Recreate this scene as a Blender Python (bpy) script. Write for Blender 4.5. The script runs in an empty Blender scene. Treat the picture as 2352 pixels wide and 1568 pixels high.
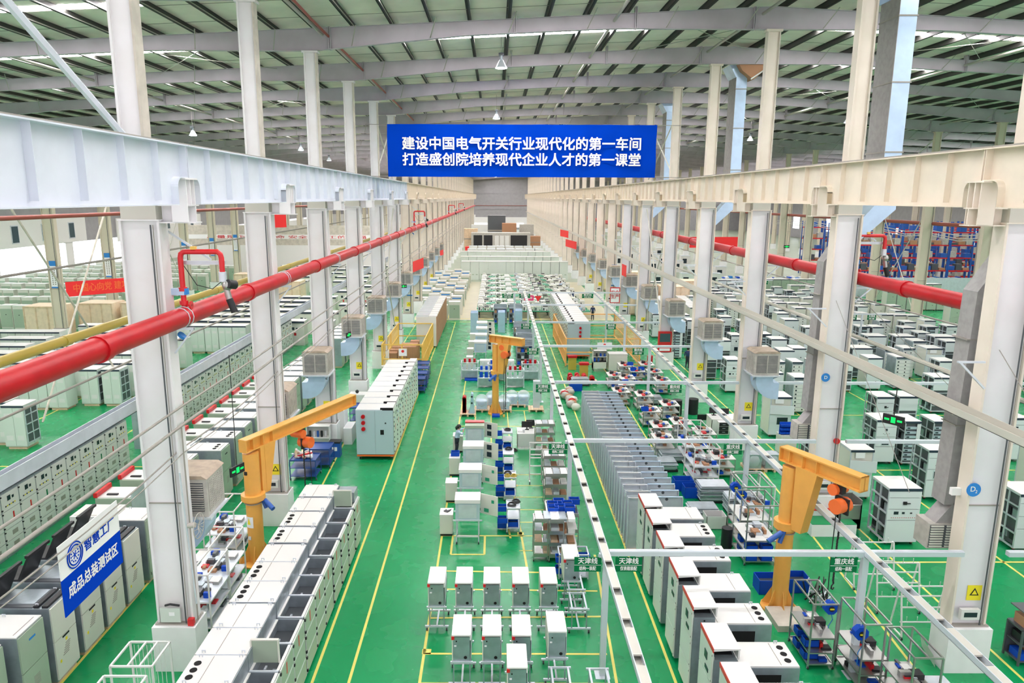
import bpy, math, random
from mathutils import Matrix, Vector
random.seed(7)
R_ = math.radians
scene = bpy.context.scene
COL = scene.collection

# ---------------- camera, sky, exposure ----------------
cam = bpy.data.cameras.new('camera'); camo = bpy.data.objects.new('camera', cam); COL.objects.link(camo)
cam.sensor_fit = 'HORIZONTAL'; cam.sensor_width = 36.0; cam.lens = 1644.0/2352*36
cam.shift_x = 36.0/2352; cam.clip_start = 0.1; cam.clip_end = 900
def _cam_matrix(pit, yaw, roll):
    f = Vector((math.sin(yaw)*math.cos(pit), math.cos(yaw)*math.cos(pit), -math.sin(pit)))
    r = Vector((math.cos(yaw), -math.sin(yaw), 0)); u = r.cross(f)
    c, s = math.cos(roll), math.sin(roll)
    r2 = r*c+u*s; u2 = -r*s+u*c
    return Matrix(((r2.x, u2.x, -f.x, 0), (r2.y, u2.y, -f.y, 0), (r2.z, u2.z, -f.z, 13.0), (0, 0, 0, 1)))
camo.matrix_world = _cam_matrix(R_(11.38), R_(0.15), R_(0.22))
scene.camera = camo
scene.view_settings.view_transform = 'Standard'; scene.view_settings.look = 'None'
scene.view_settings.gamma = 1; scene.view_settings.use_curve_mapping = False
scene.view_settings.exposure = 0.42
world = bpy.data.worlds.new('world'); scene.world = world; world.use_nodes = True
_bg = world.node_tree.nodes['Background']; _bg.inputs[0].default_value = (1.0, 0.94, 0.99, 1); _bg.inputs[1].default_value = 1.0
SKY_L = 40.0      # radiance of the roof lights

# ---------------- helpers ----------------
MATS = {}
def mat(name, col, rough=0.5, metal=0.0, emit=0.0, noise=0.0, nscale=4.0, bump=0.0, alpha=1.0, spec=0.5, col2=None, stretch=None):
    if name in MATS: return MATS[name]
    m = bpy.data.materials.new(name); m.use_nodes = True; nt = m.node_tree; b = nt.nodes['Principled BSDF']
    b.inputs['Base Color'].default_value = (*col, 1); b.inputs['Roughness'].default_value = rough
    b.inputs['Metallic'].default_value = metal; b.inputs['Specular IOR Level'].default_value = spec
    if emit: b.inputs['Emission Color'].default_value = (*col, 1); b.inputs['Emission Strength'].default_value = emit
    if alpha < 1: b.inputs['Alpha'].default_value = alpha
    if noise or bump:
        tc = nt.nodes.new('ShaderNodeTexCoord'); mp = nt.nodes.new('ShaderNodeMapping')
        nt.links.new(tc.outputs['Object'], mp.inputs[0])
        if stretch: mp.inputs['Scale'].default_value = stretch
        n = nt.nodes.new('ShaderNodeTexNoise'); n.inputs['Scale'].default_value = nscale; n.inputs['Detail'].default_value = 4
        nt.links.new(mp.outputs[0], n.inputs['Vector'])
        if noise:
            r = nt.nodes.new('ShaderNodeValToRGB'); c2 = col2 or tuple(c*(1-noise) for c in col)
            r.color_ramp.elements[0].color = (*c2, 1); r.color_ramp.elements[1].color = (*col, 1)
            r.color_ramp.elements[0].position = 0.35; r.color_ramp.elements[1].position = 0.6
            nt.links.new(n.outputs['Fac'], r.inputs[0]); nt.links.new(r.outputs[0], b.inputs['Base Color'])
        if bump:
            bp = nt.nodes.new('ShaderNodeBump'); bp.inputs['Strength'].default_value = bump
            nt.links.new(n.outputs['Fac'], bp.inputs['Height']); nt.links.new(bp.outputs[0], b.inputs['Normal'])
    MATS[name] = m; return m

M = dict(
 beamL=mat('white_paint_daylit', (.72, .76, .83), .45, noise=.07, nscale=1.2),  # near left beams: cool daylight put into the paint colour
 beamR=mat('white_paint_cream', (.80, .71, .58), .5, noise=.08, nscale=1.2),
 colL=mat('column_paint_daylit', (.80, .79, .80), .5, noise=.1, nscale=.7, col2=(.75, .73, .72)),  # nearer left columns: the cool cast of daylight is part of the colour
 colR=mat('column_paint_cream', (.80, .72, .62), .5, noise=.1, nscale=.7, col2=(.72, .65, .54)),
 webR=mat('column_web_lit', (.78, .77, .79), .45, noise=.08, nscale=.7),  # web faces of nearer right columns, lit tone painted over the cream
 colT=mat('column_paint_tan', (.66, .60, .47), .55),
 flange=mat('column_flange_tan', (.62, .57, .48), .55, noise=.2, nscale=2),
 rafter=mat('rafter_grey_paint', (.50, .46, .50), .55, noise=.12, nscale=.8),
 purlin=mat('purlin_shade_dark', (.035, .035, .03), .6),  # galvanised purlins, their shade under the roof painted in as near black
 purlinl=mat('purlin_edge_galv', (.42, .41, .36), .4, .3),
 roofp=mat('roof_insulation', (.86, .80, .72), .6, noise=.12, nscale=.7),
 dark=mat('black', (.012, .012, .014), .5),
 white=mat('white', (.86, .86, .84), .4),
 ped=mat('pedestal_whitewash', (.82, .83, .82), .6, noise=.05, nscale=2),
 cab=mat('cabinet_light_beige', (.68, .68, .60), .38),
 cabw=mat('cabinet_white', (.72, .72, .69), .35),
 lvf=mat('cabinet_cool_white', (.70, .75, .76), .35),
 cabg=mat('cabinet_green_grey', (.36, .45, .34), .38),
 cabf=mat('cabinet_pale_green', (.62, .69, .62), .35),
 cabb=mat('cabinet_pale_blue', (.42, .54, .58), .35),
 galv=mat('galvanised_steel', (.40, .46, .50), .35, .55, noise=.18, nscale=3),
 galvl=mat('galvanised_light', (.64, .69, .74), .38, .3, noise=.1, nscale=3),
 pitm=mat('dark_steel_sheet', (.10, .11, .12), .4, .3),
 steel=mat('stainless', (.45, .45, .43), .3, .8),
 red=mat('red_paint', (.62, .015, .02), .3),
 redp=mat('fire_pipe_red', (.52, .006, .012), .4, noise=.15, nscale=1.5, spec=.3),
 rust=mat('brown_red_pipe', (.33, .07, .045), .5),
 yelp=mat('yellow_pipe', (.50, .38, .055), .4),
 crane=mat('crane_orange_yellow', (.80, .40, .08), .4, noise=.06, nscale=3),
 orange=mat('orange_red', (.85, .16, .03), .4),
 fence=mat('fence_yellow', (.80, .50, .10), .45),
 fenceo=mat('fence_orange', (.92, .47, .14), .45),
 blue=mat('bin_blue', (.005, .07, .50), .5, spec=.2),
 blued=mat('cart_dark_blue', (.015, .06, .25), .4),
 motor=mat('motor_blue', (.02, .10, .40), .35),
 ban=mat('banner_blue', (.0, .045, .46), .9, spec=.05),
 grid=mat('aluminium_grid', (.60, .66, .70), .35, .2),
 tray=mat('tray_grey_beige', (.56, .55, .48), .45, .1),
 sign=mat('sign_green', (.0, .16, .05), .5, spec=.2),
 wood=mat('plywood', (.74, .55, .36), .7, noise=.2, nscale=3),
 crate=mat('crate_wood', (.82, .66, .48), .7, noise=.1, nscale=3),
 card=mat('cardboard', (.42, .22, .12), .8),
 ycol=mat('floor_yellow', (.72, .64, .14), .5),
 cooler=mat('cooler_beige', (.50, .48, .43), .5, noise=.2, nscale=4),
 coolert=mat('cooler_top_brown', (.45, .36, .27), .6, noise=.2, nscale=4),
 duct=mat('duct_bluish_galv', (.50, .66, .84), .3, .35, noise=.1, nscale=2),
 ductd=mat('duct_grey_canvas', (.34, .33, .32), .6, noise=.15, nscale=5),
 skin=mat('skin', (.62, .38, .27), .5), hair=mat('hair_black', (.01, .008, .008), .5),
 shirt=mat('shirt_pale_blue', (.50, .62, .80), .7), trous=mat('trousers_dark', (.02, .025, .04), .7), navy=mat('shirt_navy', (.02, .04, .12), .7),
 clear=mat('clear_plastic', (.85, .90, .93), .15, alpha=.35),
 glass=mat('door_glass', (.05, .09, .11), .1),
 screen=mat('meter_black', (.02, .03, .04), .25),
 hole=mat('hole_black', (.004, .004, .004), .9),
 ygreen=mat('exit_green_lit', (.0, .72, .10), .4, emit=.9),
 lampg=mat('lamp_lit', (.85, .95, 1.0), .4, emit=9.0),
 hdr=mat('cabinet_header_navy', (.02, .035, .06), .35),
 greent=mat('table_green', (.02, .30, .16), .5),
 bluel=mat('label_blue', (.02, .22, .62), .5),
 yel=mat('warning_yellow', (.90, .75, .03), .4),
 rope=mat('cable_grey', (.30, .29, .26), .6),
 cond=mat('conduit_dusty', (.33, .31, .27), .5),
 paper=mat('paper', (.88, .88, .88), .7),
 redb=mat('banner_red', (.80, .02, .02), .6),
 concrete=mat('concrete_base', (.55, .55, .52), .8),
 wallg=mat('cladding_grey', (.36, .35, .36), .6, noise=.08, nscale=1),
 wallw=mat('wall_white', (.78, .77, .74), .7),
 day=mat('daylight_opening', (.90, .96, 1.0), .5, emit=1.6),
)

SMALL = {'caster','fitting','hinge','meter','side_mark','hook','clamp','louvre','grille','drawer_front','panel_hole','interior','crossbar','trestle','leg','cable','face','window_mark'}
class MB:
    def __init__(s): s.v = []; s.f = []; s.m = []; s.ml = []; s.sm = []
    def mi(s, m):
        m = M[m] if isinstance(m, str) else m
        if m not in s.ml: s.ml.append(m)
        return s.ml.index(m)
    def add(s, vs, fs, m, smooth=False):
        o = len(s.v); s.v += [tuple(v) for v in vs]; i = s.mi(m)
        for f in fs: s.f.append([a+o for a in f]); s.m.append(i); s.sm.append(smooth)
        return s
    def box(s, x0, x1, y0, y1, z0, z1, m):
        return s.add([(x0,y0,z0),(x1,y0,z0),(x1,y1,z0),(x0,y1,z0),(x0,y0,z1),(x1,y0,z1),(x1,y1,z1),(x0,y1,z1)],
            [(0,3,2,1),(4,5,6,7),(0,1,5,4),(1,2,6,5),(2,3,7,6),(3,0,4,7)], m)
    def bar(s, p, q, w, h, m, up=(0,0,1)):     # rectangular bar from p to q
        p = Vector(p); q = Vector(q); d = (q-p).normalized(); u = Vector(up)
        if abs(d.dot(u)) > .98: u = Vector((0,1,0))
        a = d.cross(u).normalized(); b = a.cross(d)
        vs = [t+a*(sx*w/2)+b*(sz*h/2) for t in (p, q) for sx, sz in ((-1,-1),(1,-1),(1,1),(-1,1))]
        return s.add(vs, [(0,1,2,3),(7,6,5,4),(0,4,5,1),(1,5,6,2),(2,6,7,3),(3,7,4,0)], m)
    def tube(s, p, q, r, m, n=8, r2=None, caps=True):
        p = Vector(p); q = Vector(q); d = (q-p).normalized(); u = Vector((0,0,1))
        if abs(d.z) > .95: u = Vector((0,1,0))
        a = d.cross(u).normalized(); b = a.cross(d); r2 = r if r2 is None else r2
        vs = []
        for t, rr in ((p, r), (q, r2)):
            for k in range(n):
                an = 2*math.pi*k/n; vs.append(t+a*(rr*math.cos(an))+b*(rr*math.sin(an)))
        s.add(vs, [(k, (k+1)%n, n+(k+1)%n, n+k) for k in range(n)], m, n > 6)
        if caps: s.add(vs, [tuple(range(n-1,-1,-1)), tuple(range(n, 2*n))], m)
        return s
    def path(s, pts, r, m, n=8):               # swept tube through points, mitred
        P = [Vector(p) for p in pts]; rings = []
        ref = None
        for i, p in enumerate(P):
            d = ((P[i+1]-P[i]).normalized() if i < len(P)-1 else Vector()) + ((P[i]-P[i-1]).normalized() if i else Vector())
            d.normalize()
            if ref is None:
                ref = Vector((0,0,1)) if abs(d.z) < .9 else Vector((0,1,0))
            a = d.cross(ref).normalized(); b = a.cross(d).normalized(); ref = b
            rings.append([p+a*(r*math.cos(2*math.pi*k/n))+b*(r*math.sin(2*math.pi*k/n)) for k in range(n)])
        vs = [v for g in rings for v in g]; fs = []
        for i in range(len(P)-1):
            fs += [(i*n+k, i*n+(k+1)%n, (i+1)*n+(k+1)%n, (i+1)*n+k) for k in range(n)]
        s.add(vs, fs, m, True); e = (len(P)-1)*n
        return s.add(vs, [tuple(range(n-1,-1,-1)), tuple(range(e, e+n))], m)
    def prism(s, poly, ax, a0, a1, m):         # polygon in the plane across axis ax
        def pt(u, v, w): return {'x': (w,u,v), 'y': (u,w,v), 'z': (u,v,w)}[ax]
        n = len(poly); vs = [pt(u,v,a0) for u,v in poly]+[pt(u,v,a1) for u,v in poly]
        return s.add(vs, [tuple(range(n-1,-1,-1)), tuple(range(n,2*n))]+[(k,(k+1)%n,n+(k+1)%n,n+k) for k in range(n)], m)
    def disc(s, c, r, m, ax='z', t=.01, n=14):
        d = {'x': (t,0,0), 'y': (0,t,0), 'z': (0,0,t)}[ax]
        return s.tube(c, (c[0]+d[0], c[1]+d[1], c[2]+d[2]), r, m, n)
    def ball(s, c, r, m, n=8, k=5, sc=(1,1,1)):
        vs = []; fs = []
        for i in range(k+1):
            th = math.pi*i/k
            for j in range(n): vs.append((c[0]+r*sc[0]*math.sin(th)*math.cos(2*math.pi*j/n), c[1]+r*sc[1]*math.sin(th)*math.sin(2*math.pi*j/n), c[2]+r*sc[2]*math.cos(th)))
        for i in range(k):
            for j in range(n): fs.append((i*n+j, (i+1)*n+j, (i+1)*n+(j+1)%n, i*n+(j+1)%n))
        return s.add(vs, fs, m, True)
    def mesh(s, name):
        me = bpy.data.meshes.new(name); me.from_pydata(s.v, [], s.f)
        for m in s.ml: me.materials.append(m)
        me.polygons.foreach_set('material_index', s.m); me.polygons.foreach_set('use_smooth', s.sm)
        me.update(); return me
    def build(s, name, parent=None, loc=None, rz=0):
        o = link(name, s.mesh(name), parent, loc, rz)
        if name in SMALL: o['kind'] = 'stuff'                      # groups of tiny fittings, joined
        return o
def link(name, data, parent=None, loc=None, rz=0):
    o = bpy.data.objects.new(name, data); COL.objects.link(o)
    if parent: o.parent = parent
    if loc: o.location = loc
    if rz: o.rotation_euler = (0,0,rz)
    return o
def tag(o, label, cat, group=None, kind=None):
    if label: o['label'] = label
    if cat: o['category'] = cat
    if group: o['group'] = group
    if kind: o['kind'] = kind
    return o
def thing(name, label, cat, loc=(0,0,0), rz=0, group=None):
    return tag(link(name, None, None, loc, rz), label, cat, group)
KIDS = {}
def kids(o):
    if o.name not in KIDS: KIDS[o.name] = list(o.children)
    return KIDS[o.name]
def dup(root, loc, rz=0, label=None, group=None, scale=None):
    r = root.copy(); COL.objects.link(r); r.location = loc; r.rotation_euler = (0,0,rz)
    if scale: r.scale = scale
    if label: r['label'] = label
    if group: r['group'] = group
    for ch in kids(root):
        c = ch.copy(); COL.objects.link(c); c.parent = r
        for g in kids(ch):
            d = g.copy(); COL.objects.link(d); d.parent = c
    return r
def series(build, spots, rz=0):
    """spots: list of (loc, label, group); the first moves the prototype, the rest are copies"""
    p = build(); kids(p); out = []
    for c in p.children: kids(c)
    for i, (loc, lab, grp) in enumerate(spots):
        if i == 0:
            o = p; o.location = loc; o.rotation_euler = (0,0,rz); tag(o, lab, None, grp)
        else: o = dup(p, loc, rz, lab, grp)
        out.append(o)
    return out
ORD = ['nearest','second','third','fourth','fifth','sixth','seventh','eighth','ninth','tenth','eleventh','twelfth','thirteenth','fourteenth','fifteenth','sixteenth','seventeenth','eighteenth','nineteenth','twentieth','twenty-first','twenty-second','twenty-third','twenty-fourth','twenty-fifth','twenty-sixth','twenty-seventh','twenty-eighth','twenty-ninth','thirtieth','thirty-first','thirty-second','thirty-third','thirty-fourth','thirty-fifth','thirty-sixth','thirty-seventh','thirty-eighth','thirty-ninth','fortieth']
TXT = {}
def text(name, body, parent, size, mt, loc, rot=(math.pi/2,0,0), bold=0.02, width=None, space=1.0, ax='CENTER', yscale=1):
    """flat lettering, thickened by shifted copies"""
    key = (body, round(size,3), mt, bold, width, space, ax, yscale)
    if key not in TXT:
        c = bpy.data.curves.new('t', 'FONT'); c.body = body; c.size = size; c.align_x = ax; c.align_y = 'CENTER'; c.space_character = space
        t = bpy.data.objects.new('t', c); COL.objects.link(t)
        me0 = bpy.data.meshes.new_from_object(t.evaluated_get(bpy.context.evaluated_depsgraph_get()))
        bpy.data.objects.remove(t); bpy.data.curves.remove(c)
        V = [v.co.copy() for v in me0.vertices]; F = [list(p.vertices) for p in me0.polygons]
        xs = [v.x for v in V]; k = width/(max(xs)-min(xs)) if width else 1
        b = MB(); e = size*bold
        offs = [(0,0,0)] if not bold else [(-e,-e,0),(e,-e,.0006),(-e,e,.0012),(e,e,.0018),(0,0,.0024)]
        for dx, dy, dz in offs: b.add([(v.x*k+dx, v.y*yscale+dy, dz*max(1,size)) for v in V], F, mt)
        TXT[key] = b.mesh('lettering')
    o = link(name, TXT[key], parent, loc); o.rotation_euler = rot; return o
# ---------------- floor ----------------
def floor_mat():
    m = bpy.data.materials.new('green_epoxy_floor'); m.use_nodes = True; nt = m.node_tree; b = nt.nodes['Principled BSDF']
    tc = nt.nodes.new('ShaderNodeTexCoord'); n = nt.nodes.new('ShaderNodeTexNoise'); n.inputs['Scale'].default_value = .16; n.inputs['Detail'].default_value = 2
    nt.links.new(tc.outputs['Object'], n.inputs['Vector'])
    r = nt.nodes.new('ShaderNodeValToRGB'); r.color_ramp.elements[0].position = .3; r.color_ramp.elements[1].position = .72
    r.color_ramp.elements[0].color = (.0, .235, .07, 1); r.color_ramp.elements[1].color = (.008, .31, .10, 1)
    nt.links.new(n.outputs['Fac'], r.inputs[0]); nt.links.new(r.outputs[0], b.inputs['Base Color'])
    n2 = nt.nodes.new('ShaderNodeTexNoise'); n2.inputs['Scale'].default_value = .9; nt.links.new(tc.outputs['Object'], n2.inputs['Vector'])
    mr = nt.nodes.new('ShaderNodeMapRange'); mr.inputs[3].default_value = .2; mr.inputs[4].default_value = .34
    nt.links.new(n2.outputs['Fac'], mr.inputs[0]); nt.links.new(mr.outputs[0], b.inputs['Roughness'])
    b.inputs['Specular IOR Level'].default_value = .35
    return m
M['floor'] = floor_mat()
M['floorc'] = mat('concrete_aisle_beige', (.50, .46, .30), .3, noise=.1, nscale=.5)
M['floorf'] = mat('floor_far_grey_green', (.30, .36, .26), .35, noise=.15, nscale=.2)
XL, XR, YE = -69.0, 103.0, 300.0
fb = MB()
fb.box(XL, XR, 0, 76.2, -.2, 0, 'floor'); fb.box(XL, -8.8, 76.2, 112, -.2, 0, 'floor'); fb.box(13.1, XR, 76.2, 112, -.2, 0, 'floor')
fb.box(-8.8, 13.1, 76.2, 112, -.2, 0, 'floorc'); fb.box(XL, XR, 112, YE, -.2, 0, 'floorf')
floor = tag(fb.build('floor'), None, None, kind='structure')
def line(x0, y0, x1, y1, w=.08, h=.006):
    MB().bar((x0,y0,h/2), (x1,y1,h/2), w, h, 'ycol').build('painted_line', floor)
for a in [(-3.92,9,-4.15,74.8),(-4.9,9,-5.3,74.6),(-2.0,9,-2.12,74.8),(4.2,21,4.05,22),(5.0,9,4.96,74),
          (3.3,16,3.75,24.5),(5.75,12,6.1,47),(11.2,9,14.4,50),(-11.62,9,-12.3,50),(-7.9,31,-8.3,43),(-8.3,53,-8.2,74),
          (8.4,35,8.6,72),(5.2,112,5.0,76),(-2.0,76.2,-1.9,112),(-5.1,76.2,-5.2,108),(13.5,50,13.9,76),(14.6,9,14.8,60)]: line(*a)
for y in (75.0, 77.2): line(-8.8, y, 13, y, .12)
for a in [(-1.98,23.3,2.1,23.2),(-1.98,20.4,3.4,20.5),(-1.98,22.1,3.5,22.0),(-1.98,18.6,3.3,18.6),(-1.98,17.3,3.2,17.3),
          (-2.0,26.0,1.2,26.0),(1.2,23.3,.75,33.5),(-1.6,26,-1.6,24.5),(-1.6,24.5,-.35,24.5),(-.35,24.5,-.35,26),
          (-1.98,39.7,3.2,39.7),(-1.98,42.8,3.1,42.8),(-2.1,47.3,3,47.3),(.65,25.8,.5,27.8)]: line(*a)
for y in (24.8,26.0,27.2,28.4,29.7,31.0,32.3): line(.95, y, 3.3, y, .05)
for x in (-1.1, -.15, .85, 1.9): line(x, 36.2, x-.05, 42.8, .06)
for x, y in ((-1.9,23.4),(-1.95,18.7),(-1.85,26.2),(-1.85,29.2),(-1.8,33),(1.05,26.2),(.95,31)): line(x, y-.12, x, y+.12, .26)
for y in (24, 33, 42, 51, 60, 69):                                # the right bay's cross lines
    line(14.5, y, 42, y+.2, .09)
for x in (18.6, 24.2, 30.5, 36.5): line(x, 12, x+.3, 100, .09)
for x in (-20.5, -27, -34): line(x, 12, x, 110, .09)
for y in (33.2, 52): line(-35, y, -13, y, .09)

# ---------------- roof ----------------
RID = 13.1
def rtop(x): return 21.86-.048*abs(x-RID)
NODES = [XL, -38.8, -8.8, RID, 43.1, 73.1, XR]
def rdep(x): return .65+.37*max(0, 1-min(abs(x-n) for n in NODES)/7.5)
YB = [18.2+9*k for k in range(32)]
def strip_pts(step=1.0):
    xs = sorted(set([XL+i*step for i in range(int((XR-XL)/step)+1)]+NODES+[XR])); return xs
# ceiling: insulated roof sheets between roof-light bands
rb = MB(); LY0 = 4.25                     # the roof light starts 6.6 m behind each rafter
for k, y in enumerate([9.2]+YB):
    for x0, x1 in ((XL, RID), (RID, XR)):
        z0, z1 = rtop(x0)+.27, rtop(x1)+.27
        for ya, yb in ((y, y+LY0), (y+LY0+.6, y+9)):
            rb.add([(x0,ya,z0),(x1,ya,z1),(x1,yb,z1),(x0,yb,z0),(x0,ya,z0+.08),(x1,ya,z1+.08),(x1,yb,z1+.08),(x0,yb,z0+.08)],
                [(0,3,2,1),(4,5,6,7),(0,1,5,4),(1,2,6,5),(2,3,7,6),(3,0,4,7)], 'roofp')
ceiling = tag(rb.build('ceiling'), None, None, kind='structure')
# blank sheets close the band where there is no roof light; the lights themselves glow with the sky
SEG = [(-60,-47), (-29,-14.5), (-5.5,8.0), (15.5,29), (49,62), (77, 90)]
for k, y in enumerate([9.2]+YB):
    ya, yb = y+LY0, y+LY0+.6; xs = XL
    g = MB()
    for a, b in SEG+[(XR, XR)]:
        for x0, x1 in ((xs, a),):
            cuts = [x0, RID, x1] if x0 < RID < x1 else [x0, x1]
            for c0, c1 in zip(cuts, cuts[1:]):
                if c1-c0 < .01: continue
                z0, z1 = rtop(c0)+.27, rtop(c1)+.27
                g.add([(c0,ya,z0),(c1,ya,z1),(c1,yb,z1),(c0,yb,z0),(c0,ya,z0+.08),(c1,ya,z1+.08),(c1,yb,z1+.08),(c0,yb,z0+.08)],
                    [(0,3,2,1),(4,5,6,7),(0,1,5,4),(1,2,6,5),(2,3,7,6),(3,0,4,7)], 'roofp')
        xs = b
    g.build('roof_sheet', ceiling)
M['skyl'] = mat('translucent_roof_light', (1.0, .95, .98), .5, emit=SKY_L)
slm = {}
for k, y in enumerate([9.2]+YB):
    for j, (a, b) in enumerate(SEG):
        if j not in slm:
            g = MB(); z0, z1 = rtop(a)+.25, rtop(b)+.25
            g.add([(a,0,z0),(b,0,z1),(b,.6,z1),(a,.6,z0),(a,0,z0+.03),(b,0,z1+.03),(b,.6,z1+.03),(a,.6,z0+.03)],
                [(0,3,2,1),(4,5,6,7),(0,1,5,4),(1,2,6,5),(2,3,7,6),(3,0,4,7)], 'skyl'); slm[j] = g.mesh('roof_light')
        link('roof_light', slm[j], ceiling, (0, y+LY0, 0))
# sagging seams of the insulation
g = MB()
for k, y in enumerate([9.2]+YB[:14]):
    for dy in (1.6, 3.3, 5.0, 7.9):
        for x0, x1 in ((XL, RID), (RID, XR)):
            g.bar((x0, y+dy, rtop(x0)+.262), (x1, y+dy, rtop(x1)+.262), .035, .02, 'cond')
tag(g.build('insulation_seam', ceiling), None, None, kind='stuff')
# purlins
pm = MB()
pm.box(-.04, .04, 0, 297, 0, .26, 'purlin'); pm.box(-.04, .11, 0, 297, 0, .012, 'purlin'); pm.box(.105, .11, 0, 297, 0, .05, 'purlinl'); pm.box(-.12, .04, 0, 297, .248, .26, 'purlin')
pme = pm.mesh('purlin')
x = XL+.8
while x < XR:
    link('purlin', pme, ceiling, (x, 9.2, rtop(x)+.01)); x += 1.86
# rafters
def rafter_mesh():
    g = MB(); xs = strip_pts(1.5)
    for a, b in zip(xs, xs[1:]):
        for ya, yb, off0, off1, w in ((-.006,.006,0,0,0),):
            ta, tb = rtop(a), rtop(b); ba, bb = ta-rdep(a), tb-rdep(b)
            g.add([(a,-.01,ba),(b,-.01,bb),(b,-.01,tb),(a,-.01,ta),(a,.01,ba),(b,.01,bb),(b,.01,tb),(a,.01,ta)], [(0,1,2,3),(7,6,5,4)], 'rafter')
            for z0, z1 in ((ba, bb), (ta-.02, tb-.02)):
                g.add([(a,-.14,z0),(b,-.14,z1),(b,.14,z1),(a,.14,z0),(a,-.14,z0+.02),(b,-.14,z1+.02),(b,.14,z1+.02),(a,.14,z0+.02)],
                    [(0,3,2,1),(4,5,6,7),(0,1,5,4),(2,3,7,6)], 'rafter')
    return g.mesh('rafter')
rm = rafter_mesh()
splice = MB(); splice.box(-.02, .02, -.17, .17, -.02, 1.0, 'rafter'); splice.box(.05, .09, -.17, .17, -.02, 1.0, 'rafter'); sme = splice.mesh('splice_plate')
brace = MB(); brace.tube((0,-.12,0), (.35,-.9,.75), .025, 'purlinl', 5); bme = brace.mesh('fly_brace')
strut = MB(); strut.tube((0,0,0), (0,8.7,0), .075, 'purlinl', 8); stm = strut.mesh('tie_tube')
for k, y in enumerate(YB):
    r = link('rafter', rm, ceiling, (0, y, 0))
    if k < 14:
        for x in (-52, -38, -23.9, -7.9, 0.9, 6.6, 12.2, 28.1, 42.2, 58):
            link('splice_plate', sme, r, (x, 0, rtop(x)-rdep(x)))
        x = XL+.8+1.86; i = 0
        while x < XR-1:
            if i % 2 == 0 and -45 < x < 60: link('fly_brace', bme, r, (x, 0, rtop(x)-rdep(x)+.04))
            x += 1.86; i += 1
    for x in (-38.8, -24.0, -8.2, 5.6, 12.6, 28, 43.1):
        if k < 20: link('tie_tube', stm, ceiling, (x, y+.15, rtop(x)-.32))
# cross bracing rods under the roof
g = MB()
for y in YB[2:12:2]:
    for x in (8, -20, 22, 34):
        for s in (0, 1):
            xa, xb = (x, x+7) if s else (x+7, x)
            g.tube((xa, y+.2, rtop(xa)-.15), (xb, y+8.8, rtop(xb)-.15), .02, 'purlinl', 4)
g.build('bracing_rod', ceiling)

# ---------------- walls ----------------
def clad(name, pts):
    return tag(pts.build(name), None, None, kind='structure')
wb = MB(); wb.box(XL, XR, YE, YE+.3, 0, 22, 'wallg'); wb.box(XL,-8,YE-.2,YE,0,6,'wallw'); wb.box(-8,14,YE-.25,YE,2.0,5.0,'wallw')
wend = clad('wall_back', wb)
for i in range(14):
    MB().box(-9+i*1.7, -8.9+i*1.7, YE-.12, YE, 5, 21.4, 'wallg').build('cladding_rib', wend)
for z in (8.2, 9.6, 14.5): MB().box(-9, 14, YE-.2, YE-.05, z, z+.18, 'rust' if z == 9.6 else 'wallg').build('girt', wend)
for x0, x1 in ((-8.4,-3.2), (8.5, 11.8)): MB().box(x0, x1, YE-.4, YE-.28, .9, 2.6, 'day').build('daylight_opening', wend)
wl = MB(); wl.box(XL-.3, XL, 0, YE, 5.6, 18.2, 'wallg'); wl.box(XL-.3, XL, 0, YE, 0, 1.2, 'wallw')
for y in range(80, 290, 18): wl.box(XL-.3, XL+.02, y, y+2, 1.2, 5.6, 'wallw')
wl.box(XL-.05, XL+.15, 80, 122, 5.6, 9.6, 'wallw'); wl.box(XL-.05, XL+.15, 132, 170, 4.8, 9.0, 'wallw'); wl.box(XL-.3, XL+.1, 140, YE, 0, 5.0, 'wallw')
wleft = clad('wall_left', wl)
for y in (83, 89, 96, 103, 110, 117, 134, 140, 146, 152, 158, 164): 
    f = MB().box(XL+.15, XL+.22, y, y+1.6, 6.2, 8.8, 'galvl').build('window_frame', wleft); MB().box(XL+.22, XL+.25, y+.12, y+1.48, 6.35, 8.65, 'glass').build('pane', f)
MB().box(XL-1.2, XL-.9, 60, 142, .5, 6, 'day').build('daylight_opening', wleft)
wr = MB(); wr.box(XR, XR+.3, 0, YE, 0, 18, 'wallg')
wright = clad('wall_right', wr)
for y in (150, 166, 182, 200, 220, 245): MB().box(XR-.1, XR-.02, y, y+5, 3, 7.5, 'day').build('daylight_opening', wright)

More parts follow.
